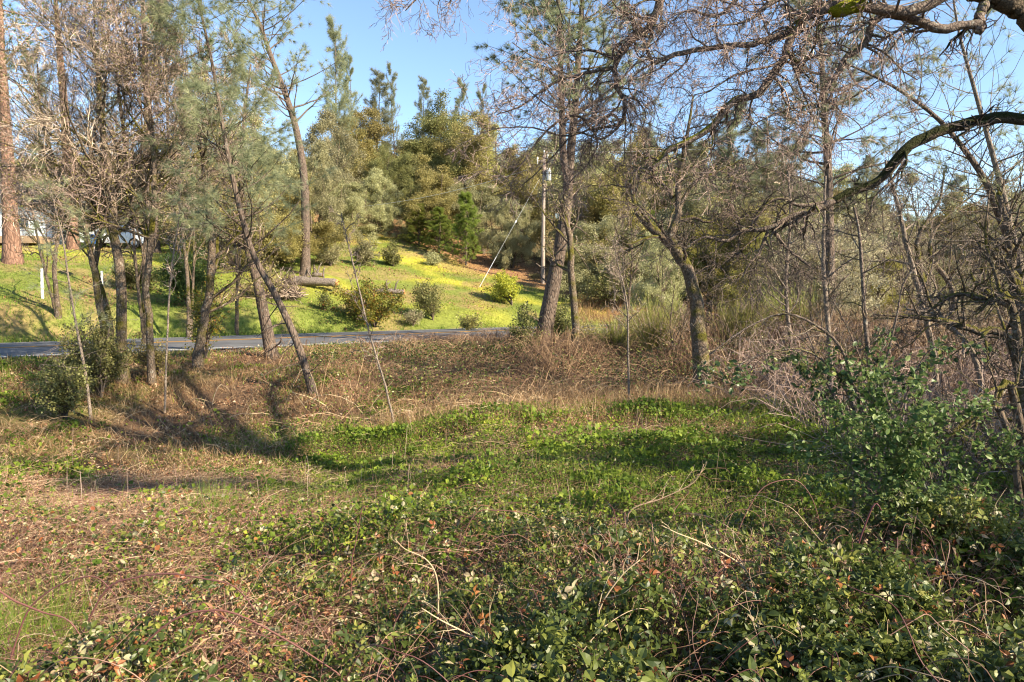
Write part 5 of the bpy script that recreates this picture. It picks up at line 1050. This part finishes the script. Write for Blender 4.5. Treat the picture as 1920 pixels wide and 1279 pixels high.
# fallen logs, stump, brush
def log(px0, py0, px1, py1, d, r, label, cutend=True, seed=1):
    a_ = P(px0, py0, d); b_ = P(px1, py1, d); a_[2] = gz(a_[0], a_[1])+r*.9; b_[2] = a_[2]*.7+.3*(gz(b_[0], b_[1])+r*.9); rs = np.random.default_rng(seed)
    root = thing('fallen_log', label, 'log', a_, 'logs lying on the grassy slope'); n = 14; t = np.linspace(0,1,n)[:,None]; w = (b_-a_)*t+rs.normal(size=(n,3))*r*.05; g = Geo(); g.tubes(w, r*(1+.10*rs.normal(size=n))*np.linspace(1,.85,n), 18); g.obj('trunk', M['log'], root, True)
    v = unit(b_-a_); g = Geo(); g.tubes(np.stack([w[-1]-v*.01, w[-1]+v*.03]), [r*.86,r*.84], 14); g.obj('cut_face', M['cut'], root)
    for k in range(3):
        s0 = w[3+3*k]; dd = unit(A([rs.normal()*.4, rs.normal()*.3-.2, 1])); g = Geo(); g.tubes(np.stack([s0+dd*r*.7, s0+dd*(r+.35), s0+dd*(r+.6)+A([.1,0,0])]), [.06,.045,.02], 6); g.obj('branch_stub', M['log'], root, True)
    return root
log(552,550,632,550,39.5,.27,'thick pale grey log lying level left of the red tipped shrub',seed=1)
log(700,528,758,538,40.5,.17,'thinner log with an orange sawn end right of the thick log',seed=2)
log(585,532,606,530,41.5,.14,'short dark log piece behind the thick pale log',seed=3)
for (px, b_, w_, h_, lb, sd) in ((535,562,60,52,'grey heap of dead branches behind the crossed trunks',1),(520,495,52,36,'low brown brush heap left of the tall dark pine base',2)):
    q_, d_ = at(px, b_); rs = np.random.default_rng(800+sd); n = 160; W = w_/F*d_; Hh = h_/F*d_; root = thing('brush_heap', lb, 'brush heap', q_, None); g = Geo(); a = rs.random(n)*6.28; r = W*.45*np.sqrt(rs.random(n)); L_ = rs.uniform(.5,1.5,n)
    x = np.cos(a)*r; y = np.sin(a)*r; b2 = rs.random(n)*6.28; t = np.linspace(0,1,5)[None]; z0 = rs.random(n)*Hh*.6*(1-(r/(W*.5))**2)
    Pn = np.stack([x[:,None]+np.cos(b2)[:,None]*L_[:,None]*(t-.5), y[:,None]+np.sin(b2)[:,None]*L_[:,None]*(t-.5), z0[:,None]+.1+t*rs.uniform(-.2,.7,n)[:,None]*Hh], -1)+rs.normal(size=(n,5,3))*.04
    g.tubes(Pn, np.repeat(rs.uniform(.008,.035,n)[:,None], 5, 1)*np.linspace(1,.4,5), 5, tint=rs.random(n)); g.obj('stick', M['twig'], root)['kind'] = 'stuff'
    Pb, Rb = branches(Pn, np.full((n,5),.02), 5, .2, 1, R_(45), .5, .5, 4, .2, 0, rs=rs, minr=.008); g = Geo(); g.tubes(Pb, Rb, 3, tint=rs.random(len(Pb))); g.obj('twig', M['twig_dark'], root)['kind'] = 'stuff'

# ------------------------------------------------------------------ trees beside the viewpoint whose shade falls across the clearing
M['shade_leaf'] = M['oak_dark']
for (x_, y_, H_, W_, k_, lb) in [(7.4,-.5,5.4,4.0,'oakD0','low dark evergreen oak beside the viewpoint'),(9.0,2.4,4.6,3.4,'oakD0','bushy low evergreen oak beside the viewpoint'),(10.6,.2,6.6,4.4,'oakD1','middle dark evergreen oak beside the viewpoint'),(12.0,6.0,7.4,3.4,'oakD0','narrow dark evergreen oak right of the clearing'),(15.5,3.4,8.8,4.6,'oakD1','tall dark evergreen oak right of the clearing')]:
    K = kinds[k_]; H0, W0 = K[-1]; r = dup(K[3], (x_, y_, gz(x_, y_)-.1), rng.random()*6, (W_/W0, W_/W0, H_/H0), lb, 'evergreen oaks beside the viewpoint'); r['category'] = 'oak tree'

# ================================================================== LIGHT
SUN = unit(A([.88, -.48, 0])); EL = R_(31)
sd = A([SUN[0]*math.cos(EL), SUN[1]*math.cos(EL), math.sin(EL)])
sl = bpy.data.lights.new('sun', 'SUN'); sl.energy = 5.0; sl.angle = R_(.53); sl.color = (1, .87, .66)
so = bpy.data.objects.new('sun', sl); col.objects.link(so)
from mathutils import Vector
so.rotation_euler = Vector(tuple(sd)).to_track_quat('Z', 'Y').to_euler()
w = bpy.data.worlds.new('World'); scene.world = w; w.use_nodes = True; nt = w.node_tree; nt.nodes.clear()
sk = nt.nodes.new('ShaderNodeTexSky'); sk.sky_type = 'NISHITA'; sk.sun_disc = False; sk.sun_elevation = EL; sk.sun_rotation = math.atan2(SUN[0], SUN[1]); sk.altitude = 500; sk.air_density = 1.0; sk.dust_density = .3; sk.ozone_density = 2.2
bg = nt.nodes.new('ShaderNodeBackground'); bg.inputs['Strength'].default_value = .10; ow = nt.nodes.new('ShaderNodeOutputWorld'); nt.links.new(sk.outputs[0], bg.inputs[0]); nt.links.new(bg.outputs[0], ow.inputs[0])
scene.view_settings.view_transform = 'Standard'; scene.view_settings.look = 'None'; scene.view_settings.gamma = 1; scene.view_settings.exposure = 1.58
scene.cycles.max_bounces = 5; scene.cycles.diffuse_bounces = 2; scene.cycles.glossy_bounces = 2; scene.cycles.transmission_bounces = 3; scene.cycles.transparent_max_bounces = 4
scene.cycles.use_denoising = True; scene.cycles.filter_width = 1.15
print('done', time.time()-T0, 'tris', sum(len(m_.polygons) for m_ in bpy.data.meshes))
